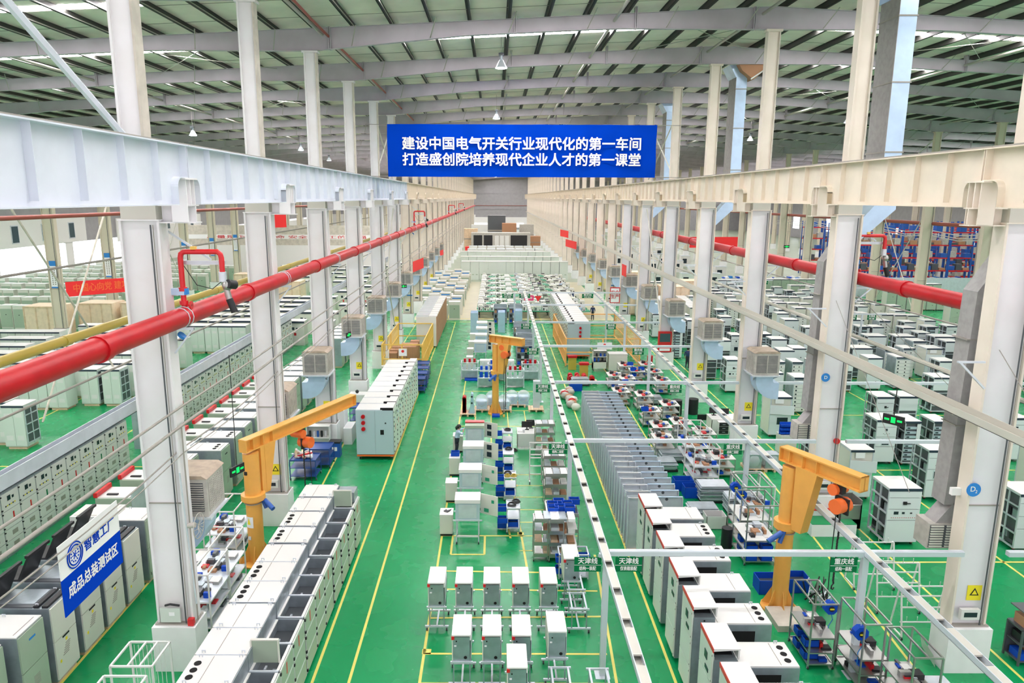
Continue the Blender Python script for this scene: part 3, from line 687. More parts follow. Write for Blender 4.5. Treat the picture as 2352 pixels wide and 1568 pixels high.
# ---------------- right bay: low-voltage cabinets ----------------
def lv_cabinet(style, w=1.0, dp=1.25, h=2.28, front='lvf'):
    t = thing('low_voltage_cabinet', '', 'cabinet')
    y1 = dp
    MB().box(-w/2, w/2, 0, y1, h, h+.035, 'cabw').build('top_cover', t)
    b = MB()
    for x in (-w/2, w/2-.05):
        for y in (0, y1-.05): b.box(x, x+.05, y, y+.05, .14, h, 'galvl')
    for z in (.14, h-.06):
        b.box(-w/2, w/2, 0, .05, z, z+.06, 'galvl'); b.box(-w/2, -w/2+.05, 0, y1, z, z+.06, 'galvl'); b.box(w/2-.05, w/2, 0, y1, z, z+.06, 'galvl'); b.box(-w/2, w/2, y1-.05, y1, z, z+.06, 'galvl')
    if style in ('meter', 'handle', 'rack', 'upper'):
        for z in (.7, 1.25, 1.75): b.box(-w/2, -w/2+.05, 0, y1, z, z+.05, 'galvl')
        b.box(-w/2, -w/2+.04, y1*.45, y1*.45+.06, .14, h, 'galvl')
    b.build('frame', t)
    if style in ('meter', 'handle', 'upper', 'rack'):
        b = MB(); b.box(-w/2+.12, w/2-.03, .06, y1-.05, .2, h-.08, 'pitm')
        for k in range(6): b.box(-w/2+.06, -w/2+.13, .12+.35*(k%3), .36+.35*(k%3), .4+.9*(k//3), .7+.9*(k//3), 'galv' if k%2 else 'dark')
        b.build('interior', t)
    else:
        MB().box(-w/2+.01, w/2-.01, .02, y1-.02, .16, h-.01, 'galv' if style == 'drawers' else 'cab').build('body', t)
    MB().box(-w/2, w/2, -.03, 0, h-.07, h+.03, 'hdr').build('header', t)
    def panel(z0, z1, nm='door', m=front):
        return MB().box(-w/2+.01, w/2-.01, -.025, 0, z0, z1, m).build(nm, t)
    if style == 'meter':
        panel(h-.32, h-.08); d = panel(1.45, h-.34); k = MB(); k.box(-.08,.04,-.035,-.025,1.75,1.87,'screen')
        for i in range(5): k.disc((-.14+.07*i,-.026,1.62-.05*(i%2)), .016, 'dark', 'y', -.01, 6)
        k.build('meter', d)
        d = panel(.95, 1.43); k = MB(); k.box(-.22,.2,-.034,-.025,1.0,1.38,'galvl'); k.box(-.18,.16,-.04,-.03,1.04,1.34,'screen'); k.build('window', d); panel(.16, .93)
    elif style == 'handle':
        panel(h-.32, h-.08); d = panel(1.5, h-.34); k = MB(); k.box(-.05,.06,-.06,-.025,1.68,1.8,'dark'); k.box(.0,.16,-.08,-.05,1.72,1.75,'dark'); k.build('handle', d)
        d = panel(1.05, 1.48); k = MB(); k.box(-.3,-.16,-.035,-.025,1.28,1.4,'screen'); k.box(-.05,.03,-.035,-.025,1.3,1.38,'screen'); k.box(.2,.26,-.035,-.025,1.31,1.36,'dark')
        for i in range(12): k.disc((-.36+.065*i,-.026,1.15), .013, 'red', 'y', -.01, 6)
        k.build('meter', d); panel(.16, 1.03)
    elif style == 'upper':
        panel(1.5, h-.08); b = MB()
        for z in (.5,.9,1.3): b.box(-w/2+.05, w/2-.05, .0, .05, z, z+.04, 'galvl')
        b.build('crossbar', t)
    elif style == 'rack':
        b = MB()
        for i in range(8):
            z = .3+.23*i; b.box(-w/2+.06, w/2-.28, -.02, .06, z, z+.12, 'cabb'); b.box(-w/2+.12, -w/2+.3, -.03, -.02, z+.03, z+.09, 'screen')
        b.box(w/2-.26, w/2-.02, -.02, .0, .16, h-.1, front); b.build('drawer_stack', t)
    elif style == 'drawers':
        n = 8
        for i in range(n):
            z = .2+(h-.35)/n*i; d = MB().box(-w/2+.03, w/2-.03, -.03, 0, z, z+(h-.35)/n-.02, 'cabw').build('drawer', t)
            MB().box(-w/2+.1, -w/2+.2, -.04, -.03, z+.05, z+.14, 'screen').box(.1,.18,-.04,-.03,z+.05,z+.13,'dark').build('drawer_front', d)
    elif style == 'ajar':
        MB().box(-w/2+.1, w/2-.05, .0, .02, .9, 1.3, 'dark').build('opening', t)
        d = MB(); d.add([(-w/2,-.02,1.35),(w/2+.05,-.22,1.35),(w/2+.05,-.2,1.85),(-w/2,0,1.85),(-w/2,-.05,1.35),(w/2+.05,-.25,1.35),(w/2+.05,-.23,1.85),(-w/2,-.03,1.85)], [(0,3,2,1),(4,5,6,7),(0,1,5,4),(1,2,6,5),(2,3,7,6),(3,0,4,7)], front); d.build('hinged_panel', t)
        MB().box(-.3,.1,-.04,-.02,1.95,2.2,'paper').build('paper_sheet', t); d = panel(.16,1.3); MB().box(-.15,.35,-.035,-.025,.75,1.15,'screen').build('window', d)
    else:
        d = panel(1.2, h-.08); MB().box(.1,.16,-.035,-.025,1.6,1.68,'dark').build('lock', d); d = panel(.16, 1.18); MB().box(.1,.16,-.035,-.025,.6,.68,'dark').build('lock', d)
    casters(t, (-w/2+.1, w/2-.1), (.12, y1-.12)); return t
NEAR = [ # x(left), y(front), width, style, label
 (14.9,25.3,1.24,'handle','largest white low-voltage cabinet right of the yellow hoist, open lattice side, red lamp row'),
 (18.9,29.5,.96,'meter','meter cabinet with window behind the largest one, close to the right grey duct'),
 (18.9,33.8,1.0,'meter','tall white meter cabinet with one black window, right of the second right column'),
 (21.1,38.0,.96,'handle','cabinet with black handle, back left of the pair above the tall meter cabinet'),
 (22.4,38.1,1.03,'upper','half-open cabinet right beside the one with the black handle'),
 (15.5,29.5,1.02,'ajar','cabinet with a tilted meter panel and a paper on it, behind the hoist arm'),
 (20.2,33.6,.77,'rack','open rack cabinet under the green exit sign of the right bay'),
 (21.6,33.6,.78,'rack','second open rack cabinet right of the green exit sign'),
 (19.5,24.8,1.0,'meter','cabinet half hidden right of the first right column'),
 (19.6,21.2,1.1,'handle','cabinet at the right edge, low behind the first right column'),
 (15.2,37.9,1.18,'ajar','cabinet with an opened instrument panel beside the blue bins rack'),
 (18.3,42.3,.94,'drawers','tall drawer cabinet behind the second right column, left side'),
 (15.0,32.3,.9,'upper','low cabinet left of the second right column behind the air outlet'),
 (18.7,46.5,.7,'drawers','leftmost of three blue-drawer cabinets beside the big right air cooler'),
 (19.9,46.5,.7,'drawers','middle of three blue-drawer cabinets beside the big right air cooler'),
 (21.2,46.5,.72,'rack','rightmost of three blue-drawer cabinets beside the big right air cooler'),
 (20.5,50.2,1.05,'upper','half-open cabinet right of the three drawer cabinets, back'),
 (21.5,54.4,1.2,'upper','white-topped cabinet with an open middle, far behind the cooler'),
 (20.1,55.3,.75,'drawers','narrow drawer cabinet left behind the white-topped cabinet'),
 (26.3,59.5,1.17,'upper','cabinet right behind the second right column duct, upper half closed'),
 (26.1,63.4,1.25,'plain','cabinet behind the long tray with a plain front'),
 (31.1,60.0,.9,'rack','open rack cabinet in the first pair right of the second column'),
 (32.2,59.9,.95,'upper','cabinet with a blue rack front in the first pair right of the second column'),
 (29.7,55.8,1.47,'upper','wide cabinet with a small lock below the first pair'),
 (31.9,55.7,1.53,'upper','second wide half-closed cabinet in the middle of the right bay'),
 (34.9,55.6,1.6,'upper','third wide half-closed cabinet left of the worker in white'),
 (37.0,55.6,1.5,'upper','tray-topped cabinet right of the worker in white'),
 (26.2,51.1,1.46,'upper','wide cabinet just under the end of the second tray'),
 (29.9,51.1,.85,'drawers','narrow drawer cabinet with rows of black buttons, mid right bay'),
 (31.6,51.1,1.19,'ajar','tall beige cabinet with an open navy compartment, mid right bay'),
 (30.0,46.9,1.09,'upper','cabinet with two blue drawers below the beige one'),
 (32.3,47.1,1.2,'rack','half-open cabinet left of the grey duct, under the others'),
 (26.9,42.4,1.13,'upper','cabinet half hidden under the long tray, right part'),
 (38.9,60.5,1.5,'meter','cabinet next to the grey duct with a black window'),
 (15.3,50.6,.85,'upper','pale blue cabinet right behind the fifth right column'),
 (15.7,47.1,.96,'handle','white cabinet with a black handle left of the big right air cooler'),
 (20.8,64.9,1.0,'upper','white cabinet with an open blue front above the left part of the tray'),
 (18.9,60.5,.79,'rack','rack cabinet with many small blue drawers left of the fourth right column'),
 (18.9,56.0,.83,'meter','tall white cabinet with a black window left of the fourth right column'),
 (21.9,60.2,.75,'rack','narrow blue rack cabinet right of the fourth right column'),
 (16.1,62.2,.8,'upper','white-topped cabinet left of the pale rack'),
 (26.8,67.0,1.12,'plain','wide white-topped cabinet directly under the tray end'),
 (29.8,95,1.1,'plain','leftmost of three white cabinets far behind the crates'),(30.95,95,1.1,'plain','middle of three white cabinets far behind the crates'),(32.1,95,1.0,'meter','rightmost of three white cabinets, with two black windows'),
 (17.3,43.4,.75,'plain','low cabinet with a white top beside the big air cooler bracket'),
 (14.6,57.5,.8,'rack','row-end rack cabinet behind the orange cage, first right of the columns'),
 (14.9,66.5,.9,'handle','pale cabinet with black meters behind the sixth right column'),
 (24.2,30.1,1.1,'plain','cabinet at the right edge behind the grey duct'),
 (25.6,34.2,1.1,'meter','second cabinet at the right edge behind the grey duct'),
]
by = {}
for x, y, w, st, l in NEAR: by.setdefault(st, []).append((x, y, w, l))
for st, L in by.items():
    out = series(lambda: lv_cabinet(st), [((x+w/2, y, 0), l, 'low-voltage cabinets of the right bay') for x, y, w, l in L])
    for o, (x, y, w, l) in zip(out, L): o.scale = (w, 1, 1)
# diagonal and crosswise rows further back
sp = []; n = 0
for j, (x0, y0, dx, dy, k) in enumerate(((33.2,78.5,1.1,-.9,8), (30.5,70.5,1.15,-.8,5), (31,79,1.1,-.2,5), (25.5,75.5,1.12,-.35,7), (24.8,82,1.1,-.3,7), (37.0,66.5,1.1,-.25,3), (15.3,70,.15,1.25,8), (17.6,69.5,.12,1.25,8), (20,70.5,.12,1.3,7), (16,84,1.15,0,8), (17,88,1.1,0,7), (16,92.5,1.1,0,8))):
    for i in range(k): sp.append(((x0+dx*i, y0+dy*i, 0), '%s cabinet of the %s closely packed row deep in the right bay' % (ORD[i], ORD[j]), 'packed rows in the right bay'))
series(lambda: lv_cabinet('plain', 1.05, 1.2, 2.28, 'cab'), sp)
sp = []
for j, (x0, y0, dx, dy, k) in enumerate(((35,97,1.15,0,9), (47,84,1.2,0,7), (50,92,1.2,0,7), (47,72,1.2,-.3,6), (38,90,1.2,0,5), (46,101,1.2,0,8))):
    for i in range(k): sp.append(((x0+dx*i, y0+dy*i, 0), '%s green-sided cabinet of the %s row behind the right fire pipe' % (ORD[i], ORD[j]), 'green cabinets behind the fire pipe'))
series(lambda: lv_cabinet('plain', 1.1, 1.2, 2.2, 'cabg'), sp)

# remaining gaps of the right bay: jittered files of cabinets
rg = random.Random(21); taken = [(x+w/2, y) for x, y, w, st, l in NEAR]+[(p[0][0], p[0][1]) for p in sp]
for o in list(COL.objects):
    if o.name.startswith('low_voltage_cabinet') and o.parent is None: taken.append((o.location.x, o.location.y))
fill = {'upper': [], 'rack': [], 'handle': [], 'drawers': [], 'meter': [], 'plain': []}; ks = list(fill)
NTH = ['first','second','third','fourth','fifth','sixth','seventh','eighth','ninth','tenth','eleventh','twelfth','thirteenth','fourteenth','fifteenth','sixteenth']
for j in range(15):
    y = 47.5+3.1*j; n = 0
    for i in range(12):
        x = 15.6+2.15*i+rg.uniform(-.3,.3); yy = y+rg.uniform(-.6,.6)
        if x > 41 or min(abs(x-13.2), abs(x-43.1)) < 1.2: continue
        if any(abs(x-a) < 1.15 and abs(yy-b) < 1.6 for a, b in taken) or rg.random() < .12: continue
        taken.append((x, yy)); n += 1
        fill[ks[rg.randrange(6)]].append(((x, yy, 0), '%s loose cabinet from the left in %s crosswise gap file, right bay' % (NTH[n-1], NTH[j]), 'loose cabinets of the right bay'))
for st, L in fill.items(): series(lambda: lv_cabinet(st), L)
# ---------------- centre: instrument boxes on trolleys ----------------
def frame_box(b, x0, x1, y0, y1, z0, z1, w, m, mids=()):
    for x in (x0, x1):
        for y in (y0, y1): b.bar((x,y,z0), (x,y,z1), w, w, m)
    for z in (z1,)+tuple(mids):
        for y in (y0, y1): b.bar((x0,y,z), (x1,y,z), w, w, m)
        for x in (x0, x1): b.bar((x,y0,z), (x,y1,z), w, w, m)
    return b
def wheels(t, pts, r=.06):
    for x, y in pts:
        b = MB(); b.tube((x-.02,y,r), (x+.02,y,r), r, 'dark', 9); b.tube((x-.025,y,r),(x+.025,y,r), r*.45, 'galvl', 7); b.box(x-.025,x+.025,y-.02,y+.02,r*1.2,r*2.3,'galv'); b.build('caster', t)
def trolley():
    t = thing('box_trolley', '', 'trolley')
    b = MB()
    for y in (.04, .9):
        b.box(-.36,.36,y-.03,y+.03,.12,.17,'galvl')
        for x in (-.22,.22): b.bar((x,y,.15),(x,y,.8),.035,.035,'galv')
    b.bar((0,.05,.15),(0,.9,.15),.05,.04,'galvl')
    for x in (-.22,.22): b.bar((x,0,.8),(x,.95,.8),.05,.05,'galvl')
    for y in (.02,.93): b.bar((-.3,y,.8),(.3,y,.8),.05,.05,'galvl')
    b.build('frame', t); wheels(t, ((-.3,.04),(.3,.04),(-.3,.9),(.3,.9))); return t
def meter_box(grey=False):
    t = thing('instrument_box', '', 'box')
    b = MB(); b.box(-.24,.22,.04,.95,0,.70,'galv'); b.build('body', t)
    b = MB(); b.box(-.26,.24,-.02,.95,.76,.80,'cabw'); b.box(.22,.25,.02,.95,.62,.78,'cabw'); b.box(-.26,-.235,.03,.95,.0,.78,'cab')
    if grey: b.box(-.24,.22,.0,.04,.62,.77,'galv')
    b.build('cover', t)
    if not grey:
        MB().box(-.23,.2,.05,.6,.705,.76,'hole').build('slot', t); b = MB(); b.box(-.27,-.19,-.03,.03,.66,.76,'red'); b.build('red_corner', t)
    MB().disc((.1,.035,.1), .045, 'hole', 'y', -.008, 12).build('round_hole', t); MB().disc((-.14,.035,.58), .02, 'hole', 'y', -.008, 8).build('round_hole', t)
    MB().box(-.2,-.14,.03,.04,.42,.46,'paper').build('sticker', t); MB().box(.24,.26,.1,.9,.05,.6,'galvl').build('side_door', t); return t
xs1 = [-1.73, -.9, -.05, .83, 1.68]; xs2 = [-.85, -.04, .76]
spots = []; nm = ['leftmost', 'second from the left', 'middle', 'second from the right', 'rightmost']
for i, x in enumerate(xs1): spots.append((x, 19.7, '%s in the back row' % nm[i]))
for i, x in enumerate(xs2): spots.append((x, 17.08, '%s of the front row' % nm[i if i < 2 else 2]))
spots.append((.6, 15.75, 'frontmost, at the bottom picture edge'))
spots.append((2.52, 21.2, 'alone behind the first green hanging sign'))
series(lambda: meter_box(), [((x, y, .83), 'white-topped instrument box on a trolley, '+l, 'instrument boxes on trolleys') for x, y, l in spots])
series(lambda: meter_box(True), [((1.72, 17.25, .83), 'instrument box with a plain grey front, right end of the front row', 'instrument boxes on trolleys')])
series(trolley, [((x, y, 0), 'steel trolley under the box, '+l, 'box trolleys') for x, y, l in spots]+[((1.72, 17.25, 0), 'steel trolley under the grey-fronted box', 'box trolleys')]+
    [((2.6, 19.6, 0), 'empty steel trolley right of the back row, nearest of three', 'box trolleys'), ((2.62, 20.7, 0), 'empty steel trolley right of the back row, middle of three', 'box trolleys'), ((1.75, 15.95, 0), 'empty trolley at the bottom edge, right of the last box', 'box trolleys'), ((2.75, 15.9, 0), 'empty trolley beside the foot of the first grey post', 'box trolleys')])
# cabinets on tall stands with their door open
def stand():
    t = thing('cabinet_stand', '', 'stand'); b = MB()
    for x in (-.42,.42):
        for y in (.05,.7): b.bar((x,y,.06),(x,y,1.0),.045,.045,'galvl')
        b.bar((x,0,1.0),(x,.85,1.0),.05,.05,'galvl'); b.bar((x,.05,.3),(x,.7,.3),.04,.04,'galvl')
    for y in (.0,.8): b.bar((-.56,y,1.0),(.56,y,1.0),.05,.05,'galvl')
    b.bar((-.42,.05,.33),(.42,.05,.33),.04,.06,'cabw'); b.build('frame', t); wheels(t, ((-.42,.05),(.42,.05),(-.42,.7),(.42,.7))); return t
def stand_cab(kind):
    t = thing('instrument_cabinet', '', 'cabinet')
    b = MB(); b.box(-.46,.46,.02,.6,0,.8,'cabb' if kind != 'blue' else 'duct'); b.build('body', t)
    b = MB(); b.prism([(-.02,.66),(.62,.72),(.62,.86),(-.02,.80)], 'x', -.48, .48, 'cabw' if kind != 'red' else 'cabg'); b.build('hood', t)
    b = MB(); b.box(-.34,.34,.005,.02,.06,.6,'galvl' if kind != 'blue' else 'cabb'); b.build('back_panel', t)
    if kind == 'red': MB().box(-.48,.48,.3,.62,.86,.9,'red').build('red_strip', t)
    d = MB(); d.add([(.48,.5,.05),(1.15,.15,.05),(1.15,.15,.85),(.48,.5,.85),(.48,.53,.05),(1.15,.18,.05),(1.15,.18,.85),(.48,.53,.85)], [(0,1,2,3),(7,6,5,4),(0,4,5,1),(3,2,6,7),(1,5,6,2)], 'cab'); d = d.build('door', t)
    if kind != 'plain':
        for z in (.15,.5):
            k = MB(); k.add([(.62,.405,z),(.84,.29,z),(.84,.29,z+.24),(.62,.405,z+.24)], [(0,1,2,3)], 'screen'); k.build('meter', d)
    else:
        k = MB(); k.add([(.62,.4,.15),(.8,.306,.15),(.8,.306,.3),(.62,.4,.3),(.9,.26,.55),(1.0,.208,.55),(1.0,.208,.68),(.9,.26,.68)], [(0,1,2,3),(4,5,6,7)], 'greent'); k.build('cutout', d)
    return t
LS = [(-1.0,25.25,'plain','nearest cabinet on a tall stand with its beige door open'),(-1.0,28.3,'plain','second cabinet on a stand from the camera, door open with green seen through'),
      (-.96,31.2,'meter','third cabinet on a stand, two black meters in its open door'),(-.98,34.2,'red','fourth cabinet on a stand, red-topped, where the woman works'),
      (-1.12,55.3,'blue','nearest bluish cabinet on a stand behind the middle yellow hoist'),(-1.12,58.3,'blue','second bluish cabinet on a stand behind the middle hoist'),(-1.12,61.4,'blue','third bluish cabinet on a stand behind the middle hoist'),(-1.15,64.2,'blue','fourth bluish cabinet on a stand behind the middle hoist')]
for kd in ('plain','meter','red','blue'):
    series(lambda: stand_cab(kd), [((x,y,1.03), l, 'cabinets on stands') for x, y, k, l in LS if k == kd])
series(stand, [((x,y,0), 'steel stand carrying the '+l.split(',')[0], 'cabinet stands') for x, y, k, l in LS])
# small beige side lockers
def locker():
    t = thing('side_locker', '', 'locker'); MB().box(-.25,.25,0,.62,.1,.88,'cab').build('body', t); MB().box(-.26,.26,-.01,.63,.88,.9,'cabw').build('top', t)
    MB().box(-.23,.23,.02,.6,0,.1,'dark').build('plinth', t); MB().box(-.22,.22,-.012,0,.13,.85,'cab').build('door', t); return t
lk = [(-1.86,25.95,'nearest beige side locker, black gloves on top'),(-1.85,29.1,'second beige side locker from the camera'),(-1.88,32.1,'third side locker, blue bin on top'),(-1.88,35.3,'fourth side locker, beside the woman'),(-1.92,54.0,'side locker with a white bucket behind the middle hoist'),(-1.98,57,'side locker by the second bluish cabinet'),(-1.98,60,'side locker by the third bluish cabinet'),(-1.98,63.5,'side locker by the fourth bluish cabinet')]
series(locker, [((x,y,0), l, 'side lockers') for x, y, l in lk])
b = thing('glove_pair', 'black gloves lying on the nearest side locker', 'gloves', (-1.83, 26.2, .905)); m = MB(); m.prism([(-.15,.05),(0,-.06),(.12,.1),(.15,.22),(0,.1),(-.05,.2)], 'z', 0, .03, 'dark'); m.build('glove', b)
def bin_(w=.4, d=.3, h=.2, m='blue', name='storage_bin'):
    t = thing(name, '', 'bin'); b = MB(); b.box(-w/2,w/2,-d/2,d/2,0,.02,m)
    for x0,x1,y0,y1 in ((-w/2,-w/2+.02,-d/2,d/2),(w/2-.02,w/2,-d/2,d/2),(-w/2,w/2,-d/2,-d/2+.02),(-w/2,w/2,d/2-.02,d/2)): b.box(x0,x1,y0,y1,.0,h,m)
    b.build('shell', t); MB().box(-w/2+.02,w/2-.02,-d/2+.02,d/2-.02,.02,h*.55,'pitm').build('contents', t); return t
SPB = [(-1.86,32.5,.905,'blue bin on the third side locker')]
# tool trolleys with cables
def cart(m='galvl', w=.5, dp=.8, h=1.1, levels=(.25,.65,1.05)):
    t = thing('tool_cart', '', 'cart'); b = MB(); frame_box(b, -w/2, w/2, 0, dp, .12, h, .035, m); b.build('frame', t)
    for z in levels: MB().box(-w/2,w/2,0,dp,z,z+.025,'galvl' if m != 'blued' else 'blued').build('shelf', t)
    wheels(t, ((-w/2,.05),(w/2,.05),(-w/2,dp-.05),(w/2,dp-.05)), .055); return t
crt = [(.76,26.1,'nearest tool cart in the middle, piled with black cables'),(.7,29.2,'second tool cart, two yellow cable coils on it'),(.68,32.1,'third tool cart, plastic film and coils on it'),(.68,35.2,'fourth tool cart beside the white desk')]
series(lambda: cart(), [((x,y,0), l, 'tool carts in the middle') for x, y, l in crt])
for i, (x, y, l) in enumerate(crt):
    for k, z in enumerate((.5, .9, .1)): SPB.append((x-.42, y+.1+.2*k, z+.0, 'blue bin hung on the left side of the %s tool cart, %s' % (ORD[i], ('upper','middle','lower')[k])))
    SPB.append((x, y+.25, .28, 'blue bin on the bottom shelf of the %s tool cart' % ORD[i]))
def coil(m, r=.13):
    t = thing('cable_coil', '', 'cable'); b = MB()
    for k in range(3): b.path([((r-.02*k)*math.cos(a*math.pi/6), (r-.02*k)*math.sin(a*math.pi/6), .03+.03*k) for a in range(13)], .018, m, 5)
    b.build('loop', t); return t
series(lambda: coil('dark', .17), [((.7,26.4,1.09),'black cable heap on the nearest tool cart','cable coils'),((.88,26.7,1.09),'second black cable heap on the nearest tool cart','cable coils'),((.6,29.7,1.09),'black cable ring on the second tool cart','cable coils'),((.7,32.8,1.09),'black cables on the third tool cart','cable coils'),((.7,35.7,1.09),'cable bundle on the fourth tool cart','cable coils'),((1.05,35.6,.0),'grey cable bundle hanging at the desk','cable coils')])
series(lambda: coil('yelp', .13), [((.58,29.4,1.09),'yellow cable ring, left one on the second tool cart','cable coils'),((.86,29.4,1.09),'yellow cable ring, right one on the second tool cart','cable coils')])
# wire coils around the second cart / stainless multi-shelf racks on the right of the lane
def steel_rack(w=.98, dp=.9, h=1.65, n=4):
    t = thing('steel_shelf_rack', '', 'rack'); b = MB(); frame_box(b, -w/2, w/2, 0, dp, .1, h, .035, 'steel'); b.build('frame', t)
    for k in range(n):
        z = .2+(h-.25)/(n-1)*k; s = MB().box(-w/2,w/2,0,dp,z,z+.02,'steel').build('shelf', t)
        MB().box(-w/2,w/2,-.01,.005,z,z+.14,'steel').build('lip', s)
    b = MB()
    for k in range(n-1):
        z = .22+(h-.25)/(n-1)*k
        for i in range(3): b.box(-w/2+.05+.31*i, -w/2+.3+.31*i, .05, .6, z, z+.12+.05*((i+k)%3), ('cabw','wood','galvl','card')[(i+k)%4])
    for i in range(3): b.box(-w/2+.05+.31*i, -w/2+.3+.31*i, .05, .7, h-.02, h+.08, ('paper','galv','paper')[i])
    tag(b.build('small_parts', t), None, None, kind='stuff'); wheels(t, ((-w/2,.05),(w/2,.05)), .05); return t
series(lambda: steel_rack(), [((x,y,0),l,'stainless racks') for x,y,l in ((2.62,28.1,'stainless rack in front of the post, with four tiers of small parts'),(2.7,30.2,'stainless rack behind the four-tier one, plastic sheet on top'),(2.6,34.8,'stainless rack with boxes right of the white desk'))])
series(lambda: steel_rack(.5, .6, 1.6, 4), [((x,y,0),l,'stainless racks') for x,y,l in ((1.7,23.95,'narrow brown-shelved rack left of the blue bins'),(2.26,23.9,'narrow rack right next to the brown-shelved one'))])
series(lambda: steel_rack(1.15, 1.3, 1.5, 3), [((2.55,24.6,0),'rack topped with blue compartment trays','stainless racks')])
for i, (x, y) in enumerate(((2.2,24.75),(2.45,24.9),(2.2,25.15),(2.8,24.8),(2.75,25.2),(3.05,25.5),(2.45,25.4))): SPB.append((x, y, 1.6, '%s blue compartment tray from the front on the rack beside the overhead trough' % ORD[i]))
SPB += [(2.35,22.9,.62,'blue bin left of the box behind the first green sign'),(3.15,23.0,.62,'blue bin right of the box behind the first green sign'),(2.35,22.9,.2,'lower blue bin left of the box behind the first green sign')]
t = thing('bin_cart', 'grey cart with blue bins behind the first hanging green sign', 'cart', (2.75, 22.6, 0)); b = MB(); frame_box(b, -.5,.5,0,.6,.1,1.0,.04,'galvl',(.18,.6)); b.build('frame', t); MB().box(-.5,.5,0,.6,.16,.18,'galvl').build('shelf', t); MB().box(-.5,.5,0,.6,.6,.62,'galvl').build('shelf', t)
MB().tube((.55,0,.7),(.75,-.1,.95),.015,'galvl').build('handle', t)
# ladder-like white rack
t = thing('rail_rack', 'white rail rack on casters beside the second green sign', 'rack', (1.65, 31.4, 0)); b = MB()
for x in (0, .55, 1.0): b.bar((x,0,.1),(x,0,1.95),.05,.05,'cabw')
b.build('upright', t)
for z in (.4,.8,1.2,1.35,1.6,1.93): MB().bar((0,0,z),(1.45,0,z),.05,.05,'cabw').build('rail', t)
b = MB(); b.bar((0,-.3,.1),(0,.3,.1),.05,.05,'cabw'); b.bar((1,-.3,.1),(1,.3,.1),.05,.05,'cabw'); b.build('foot', t); wheels(t, ((0,-.28),(1,-.28)))
# white desk with monitor
def desk(loc, l, w=1.0):
    t = thing('white_desk', l, 'desk', loc); MB().box(0,w,0,1.1,.76,.8,'cabw').build('desktop', t); MB().box(0,w,0,.03,.08,.76,'cabw').build('front_panel', t); MB().box(0,.03,0,1.0,0,.76,'cab').build('side', t); MB().box(w-.03,w,0,1.0,0,.76,'cab').build('side', t); return t
desk((1.22,36.0,0), 'white desk with papers between the tool carts and racks')
def monitor(loc, l, rz=0):
    t = thing('monitor', l, 'monitor', loc, rz); MB().box(-.28,.28,0,.04,.12,.46,'dark').build('screen', t); b = MB(); b.box(-.03,.03,.02,.06,.02,.15,'dark'); b.box(-.12,.12,-.06,.12,0,.02,'dark'); b.build('foot', t)
monitor((1.75,36.7,.8), 'black monitor on the white desk in the middle'); monitor((2.0,36.95,.8), 'second monitor right behind the black one on the middle desk')
t = thing('paper_stack', 'stack of papers and a clear folder on the middle white desk', 'papers', (1.4,36.3,.8)); MB().box(-.15,.1,-.1,.3,0,.1,'paper').build('sheets', t); MB().box(.12,.22,-.1,.25,0,.18,'clear').build('folder', t)
# pallets with bagged motors, jib foot etc
def pallet(w=.95, d=.95):
    t = thing('wooden_pallet', '', 'pallet')
    for i in range(6): MB().box(-w/2+i*w/6+.008, -w/2+(i+1)*w/6-.008, 0, d, .13, .15, 'wood').build('board', t)
    for x in (-w/2+.05, 0, w/2-.05): MB().box(x-.05,x+.05,0,d,0,.13,'wood').build('bearer', t)
    return t
series(pallet, [((x,y,0),l,'wooden pallets') for x,y,l in ((-1.6,41.5,'pallet with the red coils left of the middle hoist'),(-.75,42.4,'pallet under the leftmost bagged unit'),(.6,42.4,'pallet under the bagged unit right of the hoist post'),(2.6,42.5,'empty-fronted plywood pallet carrying the grey post box'),(1.5,43.5,'pallet under the two rear bagged units'),(-.1,43.4,'pallet behind the middle hoist post'),
    (12.7,32.7,'pallet of wrapped grey boxes behind the right hoist'),(13.6,32.7,'second pallet beside the wrapped grey boxes'),(6.9,49.2,'pallet with black rails in front of the sheet panels'),(9.6,41.5,'pallet of beige boards left of the right desk'))])
def bagged():
    t = thing('bagged_unit', '', 'unit'); MB().box(-.32,.32,0,.6,0,.5,'duct').build('box', t); MB().box(-.16,.16,-.01,0,.3,.38,'bluel').build('label', t)
    b = MB(); b.ball((0,.3,.42), .46, 'clear', 12, 8, (1,.85,1.0)); b.build('plastic_bag', t); return t
series(bagged, [((x,y,.151),l,'bagged units near the middle hoist') for x,y,l in ((-.78,42.6,'leftmost pale unit in a plastic bag, by the middle hoist'),(-.12,43.5,'bagged unit half hidden behind the middle hoist post'),(.6,42.55,'bagged unit right beside the middle hoist post'),(1.12,43.65,'bagged unit second from the right behind the middle hoist'),(1.85,43.65,'rightmost bagged unit behind the middle hoist'))])
for i in range(4):
    t = thing('red_insulator', '%s red ribbed coil from the top in the stack on the left pallet' % ORD[3-i].replace('nearest','top') if i < 3 else 'topmost red ribbed coil on the left pallet', 'insulator', (-1.82, 41.9, .15+.24*i)); b = MB()
    for k in range(3): b.tube((0,-.1,.02+.07*k+.02),(0,.35,.02+.07*k+.02),.12-.0*k,'redp',10)
    b.build('rib', t)
t = thing('support_block', 'pale blue stepped support standing on the left pallet', 'stand', (-1.38,41.7,.15)); MB().prism([(-.2,0),(.2,0),(.14,.3),(.1,1.2),(-.02,1.25),(-.08,.3)], 'y', 0, .5, 'duct').build('body', t)
for z in (.65,1.05): MB().disc((.02,-.01,z),.06,'hole','y',.012,10).build('hole', t)
t = thing('post_box', 'tall grey sheet box on the plywood pallet, below the third green sign', 'box', (2.62,42.9,.15)); MB().box(-.2,.22,0,.4,0,1.7,'galvl').build('body', t); MB().box(.22,.3,.05,.3,.9,1.4,'dark').build('handle_plate', t)
